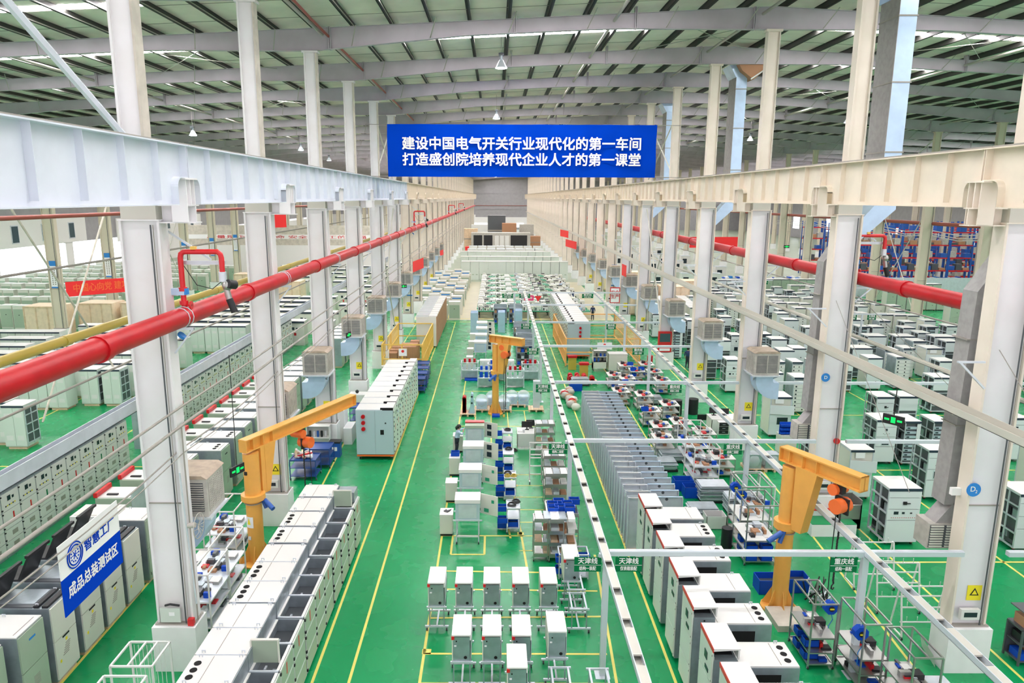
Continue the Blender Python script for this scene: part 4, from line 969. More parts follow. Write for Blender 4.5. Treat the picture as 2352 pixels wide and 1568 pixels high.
# motors and transformer frames behind
def trafo(m):
    t = thing('transformer_unit', '', 'machine'); b = MB(); frame_box(b, -.6,.6,0,.8,0,1.25,.06,'galvl',(.7,)); b.build('frame', t); MB().box(-.55,.55,.02,.7,.15,.65,'galv').build('tank', t)
    for i in range(3): MB().tube((-.35+.35*i,.3,1.15),(-.35+.35*i,.3,1.5),.09,m,10).build('bushing', t)
    for i in range(3): MB().box(-.48+.35*i,-.24+.35*i,-.02,.02,.75,1.15,'blue' if m == 'blue' else 'galvl').build('terminal_box', t)
    return t
series(lambda: trafo('blue'), [((-.55,48.2,0),'framed machine with blue terminals left of the middle hoist post','framed machines'),((.15,50,0),'framed machine with blue terminals right behind the hoist post','framed machines')])
series(lambda: trafo('redp'), [((1.45,48.2,0),'framed machine with three dark red bushings right of the hoist','framed machines'),((-1.8,50.5,0),'grey transformer with three red terminals on a blue pallet','framed machines'),((2.6,50.2,0),'dark machine with red coil tops by the trough','framed machines')])
t = thing('blue_pallet', 'blue plastic pallet under the grey transformer', 'pallet', (-1.55,50.2,0)); MB().box(-.6,.6,-.1,.9,0,.1,'blue').build('deck', t)
t = thing('white_crate', 'white slotted crate with rows of clear bottles behind the hoist', 'crate', (.2,52.8,0)); MB().box(-1.3,1.3,0,.6,.0,.9,'cabw').build('body', t)
for i in range(9): MB().tube((-1.1+.27*i,-.06,.45),(-1.1+.27*i,-.06,.8),.09,'clear',8).build('bottle', t)
def shelf_unit(w=1.35, h=2.0, m='galv'):
    t = thing('grey_shelf_unit', '', 'shelf'); b = MB(); frame_box(b,-w/2,w/2,0,.6,.0,h,.05,m); b.box(-w/2,w/2,.56,.6,.1,h,m); b.build('frame', t)
    for z in (.1,.6,1.1,1.6): MB().box(-w/2,w/2,0,.6,z,z+.03,m).build('shelf', t)
    b = MB()
    for k, z in enumerate((.13,.63,1.13)):
        for i in range(4): b.box(-w/2+.08+.3*i,-w/2+.3+.3*i,.05,.5,z,z+.2+.05*((i*3+k)%4),('blue','dark','card','galvl')[(i*2+k)%4])
    tag(b.build('small_parts', t),None,None,kind='stuff'); return t
series(shelf_unit, [((x,y,0),l,'grey shelf units') for x,y,l in ((.6,74,'grey shelf unit at the aisle crossing, left one'),(2.2,74.2,'grey shelf unit at the aisle crossing, right one'),(2.4,63.3,'shelf unit with tools left of the fifth post'),(2.5,60,'shelf unit full of black parts left of the fifth post'),(2.4,54.7,'low shelf unit with blue cloth below the hoist arm end'),(2.5,57.4,'shelf unit with white mesh sides by the trough'))])
def tower(n=7, w=.7):
    t = thing('sheet_stack', '', 'stack'); 
    for k in range(n): MB().box(-w/2,w/2,.25*k,.25*k+.06,.0,2.0,'duct').build('sheet', t)
    return t
series(tower, [((-1.98,68.6,0),'upright pale blue sheet stack left of the aisle crossing','upright sheet stacks'),((.68,69,0),'upright pale blue sheet stack in front of the shelf units','upright sheet stacks'),((2.4,70,0),'upright pale blue sheet stack right of the shelves','upright sheet stacks')])

# ---------------- the field of galvanised panels ----------------
def panel(w, hole):
    t = thing('galvanised_panel', '', 'panel')
    b = MB(); b.box(0, w, 0, .02, .05, 2.0 if hole else 2.12, 'galvl'); z = 2.0 if hole else 2.12
    b.box(0,w,-.07,.02,z-.02,z,'duct' if hole else 'galvl'); b.box(0,.02,-.12,.02,.05,z-.05,'galvl'); b.box(w-.02,w,-.12,.02,.05,z-.05,'galvl')
    if not hole: b.box(0,w*.7,.2,.22,.05,z-.05,'galvl'); b.box(w*.7,w*.72,.0,.22,.05,z-.05,'galvl'); b.box(.1,w-.1,-.075,-.06,z-.03,z+.012,'cabw')
    b.build('sheet', t)
    if hole: MB().disc((w*.45,-.002,z-.12),.06,'pitm','y',-.006,10).build('round_hole', t)
    b = MB(); b.box(.0,w,-.1,.1,0,.05,'wood'); b.build('skid', t); return t
ypan = [24.9+.62*i for i in range(25)]
series(lambda: panel(.95, False), [((4.98+.003*i,y,0),'%s galvanised sheet of the left, taller file of upright panels' % ORD[i],'left file of upright panels') for i, y in enumerate(ypan)])
series(lambda: panel(1.08, True), [((6.02,y+.35,0),'%s galvanised sheet with a round hole, right file of upright panels' % ORD[i],'right file of upright panels') for i, y in enumerate(ypan)])

# ---------------- right lane: benches, frames, bins ----------------
def bench(w, d, h=.95, top='cabw', over=None, m='steel', reel=False):
    t = thing('work_bench', '', 'bench'); b = MB(); frame_box(b,0,w,0,d,.1,h,.04,m,(.15,.5)); b.build('frame', t); MB().box(-.02,w+.02,-.02,d+.02,h,h+.03,top).build('table_top', t); MB().box(0,w,0,d,.5,.52,top).build('shelf', t); MB().box(0,w,0,d,.13,.15,top).build('shelf', t)
    if over:
        b = MB(); frame_box(b,0,w,0,d,h,over,.04,m); b.bar((w*.5,0,over),(w*.5,d,over),.04,.04,m); b.build('overhead_frame', t)
    c = MB(); rq = random.Random(int(w*100+d*10+h*7))
    for zz, n_ in ((h+.03, int(9*w*d)+3), (.52, int(6*w*d)), (.15, int(5*w*d))):
        for _ in range(n_):
            x_, y_ = rq.uniform(.08,w-.25), rq.uniform(.05,d-.25); a_, b_ = rq.uniform(.08,.3), rq.uniform(.08,.35)
            c.box(x_,x_+a_,y_,y_+b_,zz,zz+rq.uniform(.02,.18),rq.choice(('galvl','paper','steel','pitm','blue','card','galv','cabw','red','dark')))
    tag(c.build('small_parts', t),None,None,kind='stuff')
    wheels(t, ((0,0),(w,0),(0,d)), .05); return t
def reel():
    t = thing('air_hose_reel', '', 'reel'); b = MB(); b.prism([(.2*math.cos(a*math.pi/4+.39),.2*math.sin(a*math.pi/4+.39)) for a in range(8)], 'y', -.09, .09, 'blue'); b.build('case', t)
    MB().disc((0,-.1,0),.08,'dark','y',-.02,12).build('hub', t); MB().box(-.06,.06,-.13,-.12,-.02,.02,'yel').build('plate', t); b = MB(); b.tube((0,0,.2),(0,0,.32),.015,'galvl',6); b.build('hanger', t)
    MB().path([(.05,0,-.2),(.1,0,-.4),(0,0,-.6),(.02,.02,-1.0)],.012,'bluel',5).build('hose', t); return t
s1 = series(lambda: bench(1.1,1.4,.95,'cabw',2.3), [((9.05,23.75,0),'long bench with blue bins under it and an overhead frame, left of the right hoist','work benches on the right'),((9.4,25.4,0),'second long bench with a tall overhead frame, behind the one with blue bins','work benches on the right')])
s2 = series(lambda: bench(.7,1.3,.95,'steel',2.0), [((8.85,17.95,0),'stainless bench with blue bins and overhead frame, lower right','work benches on the right'),((9.8,17.0,0),'stainless bench right next to it, white boxes on top','work benches on the right'),((10.3,15.6,0),'lowest bench at the bottom edge, frames stacked on it','work benches on the right')])
series(lambda: bench(1.0,1.2,.9,'cabw'), [((x,y,0),l,'work benches on the right') for x,y,l in ((8.6,39.6,'cluttered bench with a white top left of the right desk'),(8.9,42.9,'white panel bench behind the cluttered one'),(8.55,36.7,'bench with a red box and steel boxes'),(9.8,37.3,'sink-like steel bench beside the red box bench'),(8.2,45.6,'small bench with blue bins behind, near the column'),(9.7,49.3,'parts bench with yellow cables on it'),(9.2,51.0,'second parts bench, brown box on it'),(8.2,34.6,'bench between the sheet panels and the white pipe rack'),(10.0,40.8,'dark cluttered bench just left of the black drums'),(7.9,48.0,'cluttered bench beside the black rails'),(8.6,47.2,'bench stacked with grey parts right of the black rails'),(10.9,46.6,'bench left of the fourth right column'),(10.8,51.3,'bench between the low table and the hydrant column'),(7.6,43.8,'narrow gap bench beside the yellow lane line'),(10.6,35.6,'bench behind the white open pipe rack'),(10.4,32.0,'bench right of the stacked white pipe rack'),(10.9,49.0,'pale low table behind the cross beam'))])
series(lambda: bench(1.15,1.6,1.0,'galvl',1.9,'cabw'), [((9.1,30.8,0),'white pipe rack stacked with metal sheets, under the fourth cross beam','white pipe racks'),((9.4,33.4,0),'white open pipe rack behind, near the green sign','white pipe racks'),((9.9,26.4,0),'white pipe rack with sheets beside the second grey post','white pipe racks'),((-9.75,21.2,0),'white rack with sheets behind the first left column','white pipe racks'),((-9.7,19.6,0),'white rack with wire dividers beside the first left column','white pipe racks'),((-10.5,24.0,0),'glass-sided white rack right behind the left hoist post','white pipe racks')])
series(reel, [((9.4,26.2,1.98),'left blue hose reel hanging above the long bench','hose reels'),((9.4,25.5,1.98),'second blue hose reel above the long bench','hose reels'),((9.55,18.4,1.65),'left blue hose reel above the stainless benches','hose reels'),((9.8,17.2,1.65),'right blue hose reel above the stainless benches','hose reels')])
for i, (x, y, z) in enumerate(((9.3,23.9,.55),(9.85,23.9,.55),(9.3,23.9,.17),(9.85,23.9,.17),(9.3,24.6,.17),(9.3,24.6,.55),(9.02,18.3,.17),(9.02,18.3,.55),(9.02,18.8,.17),(9.02,18.8,.55))):
    SPB.append((x, y, z, '%s blue bin under the %s' % (('left upper','right upper','left lower','right lower','rear lower','rear upper','front lower','front upper','back lower','back upper')[i], 'long bench left of the right hoist' if i < 6 else 'stainless bench at the lower right')))
for x, y, z, l in ((8.7,39.8,.95,'blue bin on the cluttered bench'),(8.3,46.1,.55,'blue bin in the small bench behind, upper'),(8.7,46.1,.95,'blue bin on top of the small bench behind'),(9.9,49.6,.95,'blue bin on the parts bench under the yellow cables'),(10.5,49.8,.95,'second blue bin on the parts bench'),(9.9,49.6,.55,'blue bin below, in the parts bench'),(10.0,51.3,.95,'blue bin beside the brown box')): SPB.append((x,y,z,l))
series(lambda: bin_(), [((x,y,z),l,'small blue bins') for x,y,z,l in SPB])
series(lambda: bin_(.85,.6,.5,'blue','large_bin'), [((x,y,0),l,'large blue crates') for x,y,l in ((9.3,22.1,'large blue crate full of white scraps at the right hoist foot'),(10.2,22.2,'second large blue crate behind the right hoist foot'),(8.85,29.9,'large blue crate beside the sheet panels'),(8.6,30.7,'second blue crate behind, beside the sheet panels'),(5.6,47.7,'blue crate on the heap left of the sheet panels'))])
series(lambda: bin_(.8,.6,.55,'cabw','large_bin'), [((8.9,26.9,0),'white tub full of black parts','large tubs')])
# stacks of sheet metal and profiles
def sheets(n=9, m='galvl'):
    t = thing('sheet_metal_stack', '', 'stack'); rr = random.Random(n)
    for k in range(n): MB().box(-.6+rr.uniform(-.08,.08),.55+rr.uniform(-.08,.08),-.4+rr.uniform(-.05,.05),.4,.1+.06*k,.1+.06*k+.035,m if k%3 else 'galv').build('sheet', t)
    MB().box(-.6,.6,-.4,.4,0,.1,'dark').build('base', t); return t
series(lambda: sheets(12), [((9.6,29.5,0),'tall stack of thin metal sheets near the blue crates','metal stacks'),((10.4,28.2,0),'lower stack of metal sheets beside the tall one','metal stacks'),((11.2,16.2,0),'stack of long metal frames at the bottom edge','metal stacks')])
series(lambda: sheets(7), [((8.3,33.1,0),'stack of grey profiles on a black base by the sheet panels','metal stacks'),((8.7,27.8,0),'pile of channel pieces on a black base','metal stacks'),((9.0,34.3,0),'stack of black and grey pieces near the white rack','metal stacks'),((6.1,49.2,0),'stack of black rails','metal stacks'),((10.2,44.5,0),'metal pieces by the right pedestal','metal stacks')])
# hoist scrap
t = thing('scrap_heap', 'black and silver metal offcuts beside the right hoist foot', 'scrap', (10.6,21.3,0)); b = MB(); rr = random.Random(4)
for k in range(26): b.bar((rr.uniform(-.4,.4),rr.uniform(-.4,.4),rr.uniform(0.02,.2)),(rr.uniform(-.4,.4),rr.uniform(-.4,.4),rr.uniform(.3,.8)),.03,.05,('dark','galvl')[k%2])
tag(b.build('offcut', t),None,None,kind='stuff')
t = thing('steel_plate', 'brown steel plate on the floor under the right hoist', 'plate', (9.3,20.3,0)); MB().box(-.6,.5,-.6,.5,0,.2,'flange').build('slab', t)
t = thing('dark_column_bin', 'black cylindrical bin beside the long bench', 'bin', (8.75,24.9,0)); MB().tube((0,0,0),(0,0,.9),.2,'dark',14).build('body', t)
# A-frame hanging racks
def arack():
    t = thing('hanging_rack', '', 'rack')
    for x in (0,1.35):
        b = MB(); b.bar((x,0,.1),(x,.3,1.6),.04,.04,'cabw'); b.bar((x,.65,.1),(x,.36,1.6),.04,.04,'cabw'); b.bar((x,0,.12),(x,.65,.12),.04,.04,'cabw'); b.build('side_frame', t)
    for z in (.5,.95,1.3,1.6): MB().bar((0,.1+z*.13,z),(1.35,.1+z*.13,z),.035,.035,'cabw').build('rail', t)
    b = MB()
    for z in (.55,1.0,1.62):
        for i in range(4): b.tube((.2+.32*i,.1+z*.13,z),(.12+.32*i,-.02+z*.13,z+.2),.012,'cabw',5)
    b.build('hook', t); wheels(t, ((0,0),(1.35,0)), .05); return t
series(arack, [((12.25,19.3,0),'nearest white A-shaped hanging rack, beside the right pedestal','white hanging racks'),((12.25,20.7,0),'middle white A-shaped hanging rack','white hanging racks'),((12.2,22.1,0),'farthest white A-shaped hanging rack, behind the cross beam','white hanging racks')])
# pedestal base with red cabinet, steel tank, floor panel
t = thing('green_topped_plinth', 'low white plinth with a green top at the foot of the second right column', 'plinth', (13.2,26.2,0)); MB().box(-.75,1.0,-.2,1.4,0,.5,'ped').build('body', t); MB().box(-.75,1.0,-.2,1.4,.5,.52,'floor').build('top', t)
for x, y, l in ((12.6,27.0,'red fire box left of the second right column foot'),(12.3,55.2,'small red fire box on the pedestal of the fifth right column')):
    t = thing('fire_box', l, 'fire box', (x,y,.52 if y < 50 else 0)); MB().box(-.2,.2,-.1,.15,0,.8,'red').build('body', t); MB().box(-.17,.17,-.115,-.1,.05,.75,'redp').build('door', t)
t = thing('fire_hydrant_cabinet', 'red framed glass fire hydrant cabinet on the fifth right column', 'cabinet', (13.05,53.7,1.4)); b = MB(); b.box(-.5,.5,0,.25,0,1.6,'red'); b.build('body', t); MB().box(-.4,.4,-.02,0,.8,1.45,'glass').build('window', t); MB().box(-.4,.4,-.02,0,.1,.3,'paper').build('label', t)
t = thing('red_pipe_bend', 'red pipe elbow over the green-topped plinth', 'pipe', (13.6,26.6,.52)); MB().path([(-.9,0,.35),(.2,0,.35),(.32,0,.28),(.34,0,0)],.06,'red',8).build('tube', t)
t = thing('steel_tank', 'open stainless tank beside the largest white cabinet', 'tank', (14.0,26.5,0)); b = MB(); b.box(-.35,.6,0,.05,.1,1.1,'steel'); b.box(-.35,-.3,0,.8,.1,1.0,'steel'); b.box(.55,.6,0,.8,.1,1.3,'steel'); b.box(-.35,.6,.75,.8,.1,1.3,'steel'); b.box(-.35,.6,0,.8,.1,.5,'steel'); b.build('shell', t); MB().tube((-.4,0,1.1),(.3,0,1.1),.02,'cabw').build('rim_handle', t)
series(lambda: shelf_unit(1.0,1.1,'pitm'), [((15.4,18.1,0),'dark cart at the right edge behind the first pedestal','dark carts')])
t = thing('plastic_panel', 'translucent plastic panel leaning on the floor by the first right pedestal', 'panel', (12.95,18.2,0)); b = MB(); b.add([(-.45,-.2,0),(-.25,.8,0),(-.35,.8,.4),(-.55,-.2,.4)],[(0,1,2,3)],'cabw'); b.build('sheet', t)
# desk by the right column with drawers
desk((12.25,38.6,0), 'white desk with black drawers left of the third right column', 1.6); t = thing('drawer_unit', 'black-fronted drawer unit under the right desk', 'drawers', (12.85,38.3,0)); MB().box(-.3,.3,0,.6,0,.74,'cabw').build('body', t)
for k in range(3): d = MB().box(-.26,.26,-.02,0,.06+.22*k,.26+.22*k,'dark').build('drawer', t); MB().box(-.08,.08,-.035,-.02,.15+.22*k,.17+.22*k,'galvl').build('handle', d)
monitor((13.1,39.2,.8),'black monitor on the right desk'); monitor((12.6,39.4,.8),'second monitor on the right desk, left'); monitor((12.3,40.6,0.0),'black screen standing behind the right desk')
t = thing('waste_drum', 'black drum left behind the right desk', 'drum', (11.2,42.2,0)); MB().tube((0,0,0),(0,0,.9),.3,'dark',14).build('body', t)
t = thing('waste_drum', 'second black drum, right behind the right desk', 'drum', (12.2,42.3,0)); MB().tube((0,0,0),(0,0,.95),.32,'dark',14).build('body', t)
t = thing('bin_cabinet', 'beige cabinet with a blue tilted bin board, left of the second right column', 'cabinet', (15.1,34.9,0)); MB().box(-.4,.4,0,.7,.12,1.1,'cab').build('body', t); wheels(t, ((-.35,.05),(.35,.05)))
MB().box(-.42,.42,.3,.34,1.1,1.75,'blue').build('back_board', t)
for k in range(3):
    for i in range(6): MB().box(-.4+.135*i,-.28+.135*i,.12,.3,1.15+.2*k,1.25+.2*k,'blue').build('small_bin', t)
for x, l in ((12.6,'left plastic-wrapped grey box on the pallet behind the right hoist'),(13.5,'right plastic-wrapped grey box on the pallet')):
    t = thing('wrapped_box', l, 'box', (x,32.8,.151)); MB().box(-.35,.35,0,.6,0,.7,'galv').build('box', t); MB().ball((0,.3,.38),.5,'clear',10,6,(1,.8,.9)).build('film', t)
# ---------------- left side: wire racks, carts, bench ----------------
t = thing('wire_rack', 'white open wire rack at the bottom left, in front of the first column', 'rack', (-9.0,16.3,0)); b = MB(); frame_box(b,-.52,.52,-.45,.55,.08,1.55,.045,'cabw'); b.bar((-.1,-.45,1.55),(-.1,.55,1.55),.04,.04,'cabw'); b.bar((.2,-.45,1.55),(.2,.55,1.55),.04,.04,'cabw'); b.build('frame', t)
for i in range(8): MB().tube((-.4+.11*i,.5,.1),(-.4+.11*i,.5,1.5),.008,'cabw',4).build('wire', t)
MB().box(-.52,.52,-.45,.55,.12,.14,'cabw').build('base_shelf', t)
t = thing('wire_rack', 'second open wire rack at the very bottom left edge', 'rack', (-9.0,15.0,0)); b = MB(); frame_box(b,-.52,.52,-.45,.55,.08,1.5,.045,'cabw'); b.build('frame', t)
series(lambda: sheets(8,'cabw'), [((-9.9,23.3,0),'stack of white sheets beside the left rack','left sheet stacks'),((-9.2,19.05,0),'stack of pale sheets right of the first left pedestal','left sheet stacks')])
series(lambda: cart('blued',1.2,1.0,1.0,(.2,.6,.95)), [((-8.9,31.5,0),'dark blue cart loaded with red and white parts under the left hoist hook','dark blue carts'),((-8.6,33.0,0),'second dark blue cart behind the loaded one','dark blue carts'),((-7.8,40.0,0),'dark blue rack with red trays behind the hoist arm end','dark blue carts'),((-5.3,46.7,0),'blue cart with yellow cables past the white cabinet block','dark blue carts'),((-5.3,48.2,0),'blue cart in the row past the white block, second','dark blue carts'),((-5.35,49.7,0),'blue cart with cardboard, third in that row','dark blue carts'),((-5.4,51.15,0),'blue cart nearest the yellow cage','dark blue carts')])
t = thing('parts_pile', 'red and white parts piled on the dark blue cart', 'parts', (-8.9,31.8,1.0)); b = MB(); rr = random.Random(9)
for k in range(16): b.bar((rr.uniform(-.5,.4),rr.uniform(-.2,.5),.05),(rr.uniform(-.5,.5),rr.uniform(-.2,.5),rr.uniform(.1,.45)),.1,.06,('red','paper','galvl','wood')[k%4])
tag(b.build('piece', t),None,None,kind='stuff')
t = thing('waste_bin', 'blue waste bin with a black lid left of the aisle', 'bin', (-8.1,34.75,0)); MB().box(-.27,.27,-.2,.25,0,.75,'motor').build('body', t); MB().box(-.29,.29,-.22,.27,.75,.83,'dark').build('lid', t); MB().box(-.13,.13,-.215,-.2,.35,.55,'paper').build('label', t)
t = thing('glass_shelf_cabinet', 'grey cabinet with two open shelves of bottles behind the left hoist hook', 'cabinet', (-9.1,35.3,0)); b = MB(); b.box(-.6,.6,.4,.44,0,1.4,'cabw'); b.box(-.6,-.56,0,.44,0,1.4,'cabw'); b.box(.56,.6,0,.44,0,1.4,'cabw'); b.build('body', t)
for z in (.15,.75,1.38): MB().box(-.6,.6,0,.44,z,z+.03,'cabw').build('shelf', t)
for i in range(5): MB().tube((-.45+.2*i,.2,.78),(-.45+.2*i,.2,1.1),.06,('dark','clear','motor','dark','clear')[i],8).build('bottle', t)
t = thing('white_stepped_block', 'white stepped block behind the shelf cabinet', 'block', (-8.55,36.9,0)); MB().box(-.75,.5,0,.9,0,1.75,'ped').build('body', t); MB().box(.5,.95,-.4,.8,0,.9,'ped').build('step', t)
for i in range(3):
    t = thing('round_stool', '%s black round stool of the stack behind the white block' % ORD[i], 'stool', (-7.25,38.2+.5*i,0)); MB().tube((0,0,.48),(0,0,.52),.17,'dark',12).build('seat', t); b = MB(); b.tube((0,0,.1),(0,0,.48),.02,'galvl',6)
    for a in range(5): b.tube((0,0,.12),(.2*math.cos(a*1.257),.2*math.sin(a*1.257),.03),.012,'galvl',5)
    b.build('base', t)
t = thing('workbench_phone', 'white bench with a lamp between the second and third left columns', 'bench', (-8.2,43.6,0)); MB().box(-1,1.0,0,.8,.7,.76,'cabw').build('top', t); MB().box(-1,1.0,.0,.06,.1,.7,'cabw').build('front', t); MB().ball((-.5,.3,.9),.12,'dark',8,5).build('lamp', t)
# ---------------- cages ----------------
def cage(name, l, loc, w, d, h, m, gate=True):
    t = thing(name, l, 'cage', loc)
    for x, y in ((0,0),(w*.5,0),(w,0),(0,d*.5),(0,d),(w,d),(w,d*.5)): MB().bar((x,y,0),(x,y,h),.11,.11,m).build('post', t)
    for z in (.15, h*.5, h):
        for a, b_ in (((0,0),(w,0)),((0,0),(0,d)),((w,0),(w,d)),((0,d),(w,d))): MB().bar((*a,z),(*b_,z),.08,.08,m).build('rail', t)
    g = MB(); n = 22
    for x in (0, w):
        for k in range(n*2): y = d*k/(n*2); g.bar((x,y,.15),(x,y,h),.02,.02,m)
    for y in (0,):
        for k in range(n): x = w*k/n; g.bar((x,y,.15),(x,y,h),.006,.006,m)
    for k in range(14): g.bar((0,0,.15+h*k/14),(0,d,.15+h*k/14),.016,.016,m); g.bar((w,0,.15+h*k/14),(w,d,.15+h*k/14),.016,.016,m)
    tag(g.build('mesh_infill', t),None,None,kind='stuff')
    s = MB().box(w*.42,w*.62,-.09,-.07,h*.62,h*.62+.55,'paper').build('warning_sign', t); MB().tube((w*.52,-.1,h*.62+.36),(w*.52,-.09,h*.62+.36),.11,'redb',12).build('round_symbol', s)
    return t
cage('yellow_cage', 'yellow mesh safety cage left of the aisle, next to the third left column', (-8.4,52.3,0), 3.0, 9.2, 2.2, 'fence')
cage('orange_cage', 'orange mesh safety cage right of the overhead trough', (5.6,54.9,0), 5.8, 12, 2.2, 'fenceo')
cage('orange_partition', 'orange mesh partition standing inside the orange cage', (7.6,60.5,0), .5, 4, 2.2, 'fenceo')
t = thing('work_cabinet', 'grey open tool cabinet with bottles in front of the orange cage', 'cabinet', (8.05,53.2,0)); b = MB(); b.box(-.55,.55,.45,.5,.2,1.6,'cab'); b.box(-.55,-.5,0,.5,.2,1.6,'cab'); b.box(.5,.55,0,.5,.2,1.6,'cab'); b.box(-.55,.55,0,.5,1.57,1.6,'cabw'); b.box(-.55,.55,0,.5,.2,.7,'cab'); b.build('body', t); MB().box(-.5,.5,.02,.45,1.1,1.13,'cab').build('shelf', t); MB().box(-.5,.5,.02,.45,.72,.74,'dark').build('shelf', t); wheels(t, ((-.5,.05),(.5,.05),(-.5,.45),(.5,.45)), .09)
for i in range(6): MB().box(-.45+.15*i,-.33+.15*i,.1,.3,1.13 if i%2 else .74,1.35 if i%2 else 1.0,('blue','dark','motor')[i%3]).build('bottle', t)
t = thing('white_washing_unit', 'white box machine right of the grey tool cabinet', 'machine', (9.4,53.0,0)); MB().box(-.7,.7,0,.9,.1,1.35,'cab').build('body', t); MB().box(-.72,.72,-.02,.92,1.35,1.4,'cabw').build('lid', t); wheels(t, ((-.6,.05),(.6,.05)))
for i, (x, y) in enumerate(((6.0,53.6),(6.6,51.2))):
    t = thing('yellow_box_unit', ('yellow-fronted red-topped unit at the orange cage gate','second yellow-fronted unit among red coils')[i], 'unit', (x,y,0)); MB().box(-.3,.3,0,.4,0,.95,'yelp').build('body', t); MB().box(-.35,.35,-.05,.45,.95,1.1,'redp').build('top', t)
for i in range(7):
    t = thing('red_coil', '%s dark red coil of the heap by the orange cage' % ORD[i], 'coil', (5.5+.5*(i%4),49.6+.6*(i//4)+.1*(i%3),0)); MB().tube((0,0,.1),(0,.35,.1),.22,'redp',12).tube((0,0,.35),(0,.35,.35),.18,'redp',12).build('winding', t)
t = thing('bag_heap', 'heap of beige bags left of the sheet panel field', 'heap', (4.9,44.5,0)); b = MB()
for k in range(14): b.ball((rr.uniform(-.3,.3),.3*k-1.5+rr.uniform(-.2,.2),.25),.26,('cab','cooler','card','cooler','redp')[k%5],7,4,(1.2,.8,1))
tag(b.build('bag', t),None,None,kind='stuff')
for i in range(9):
    t = thing('cardboard_box', '%s brown cardboard box inside the yellow cage' % ORD[i], 'box', (-8.0+.75*(i%3),55.2+1.1*(i//3),0)); MB().box(-.35,.35,-.4,.4,0,1.0+.25*((i*7)%3),'card').build('body', t)
for i in range(4):
    t = thing('grey_bin', '%s grey drum at the front of the yellow cage' % ORD[i], 'drum', (-8.0+.6*i,51.0,0)); MB().tube((0,0,0),(0,0,.85),.27,'cab',12).build('body', t); MB().tube((0,0,.85),(0,0,.9),.29,'cooler',12).build('rim', t)
# ---------------- pipes and trays ----------------
def pipe(name, l, pts, r, m, n=12, cat='pipe', joints=()):
    t = thing(name, l, cat); MB().path(pts, r, m, n).build('tube', t)
    for j in joints:
        j = Vector(j); MB().tube(j-Vector((0,.12,0)), j+Vector((0,.12,0)), r*1.14, m, n).build('coupling', t)
    return t
YC = YB
pl = pipe('fire_pipe', 'thick bright red fire pipe along the left columns', [(-8.05,4,9.95),(-8.05,60,9.93),(-8.05,150,9.85),(-8.05,290,9.8)], .25, 'redp', 16, joints=[(-8.05,y,9.94) for y in (14.3,23.2,32.2,41.2,50.2,59.2,68.2,77.2)])
for k in range(0, 10):
    y = YC[k]; b = MB()
    b.box(-8.3,-7.75,y-.06,y+.0,9.62,9.69,'galvl'); b.bar((-8.3,y,9.65),(-7.75,y,9.65),.06,.06,'galvl'); b.bar((-7.8,y,9.62),(-8.3,y,9.0),.04,.04,'galvl'); b.build('bracket_arm', pl)
    for dy in (-.12,.12):
        c = MB(); c.path([(-8.05+.262*math.cos(a*math.pi/6),y+dy,9.94+.262*math.sin(a*math.pi/6)) for a in range(13)], .015, 'galvl', 5); c.build('clamp', pl)
for k in range(10):
    a = YC[k]+(.1 if k else 0)
prp = thing('fire_pipe', 'thick dark red fire pipe behind the right columns', 'pipe'); MB().path([(14.0,12,10.0),(14.0,100,10.0),(14.0,290,9.9)], .25, 'redp', 16).build('tube', prp)
for y in (14.5,24.2,33.2,42.2,51.2,60.2): MB().tube((14,y-.12,10),(14,y+.12,10),.285,'redp',16).build('coupling', prp)
for k in range(0, 8):
    y = YC[k]; b = MB(); b.bar((13.7,y-.1,9.68),(14.4,y-.1,9.68),.06,.06,'galvl'); b.bar((14.35,y-.1,9.66),(13.72,y-.1,9.1),.05,.05,'galvl'); b.build('bracket_arm', prp)
    b = MB(); b.bar((12.6,y-.3,8.9),(11.9,y-.3,8.9),.07,.05,'galvl'); b.bar((11.95,y-.3,8.9),(12.68,y-.3,8.2),.05,.05,'galvl'); b.build('front_bracket', prp)
yp = pipe('gas_pipe', 'mustard yellow pipe behind the left columns', [(-9.75,6,9.78),(-9.75,150,9.75)], .11, 'yelp', 12, joints=[(-9.75,y,9.77) for y in (16,20.2,25,34,43)])
pipe('sprinkler_pipe', 'thin brown-red pipe high behind the left columns', [(-18,10,12.2),(-18,150,12.0)], .09, 'rust', 8)
pipe('sprinkler_pipe', 'second thin brown-red pipe further left', [(-38.2,30,12.4),(-38.2,180,12.3)], .14, 'rust', 8)
pipe('sprinkler_pipe', 'brown-red pipe across the right bay, high behind the columns', [(43.6,30,10.6),(43.6,220,10.6)], .19, 'rust', 8)
pipe('sprinkler_pipe', 'rusty pipe running up under the roof near the left columns', [(-7.9,20,20.75),(-7.9,33,20.45),(-7.9,63,20.3),(-7.9,110,20.2)], .06, 'rust', 8)
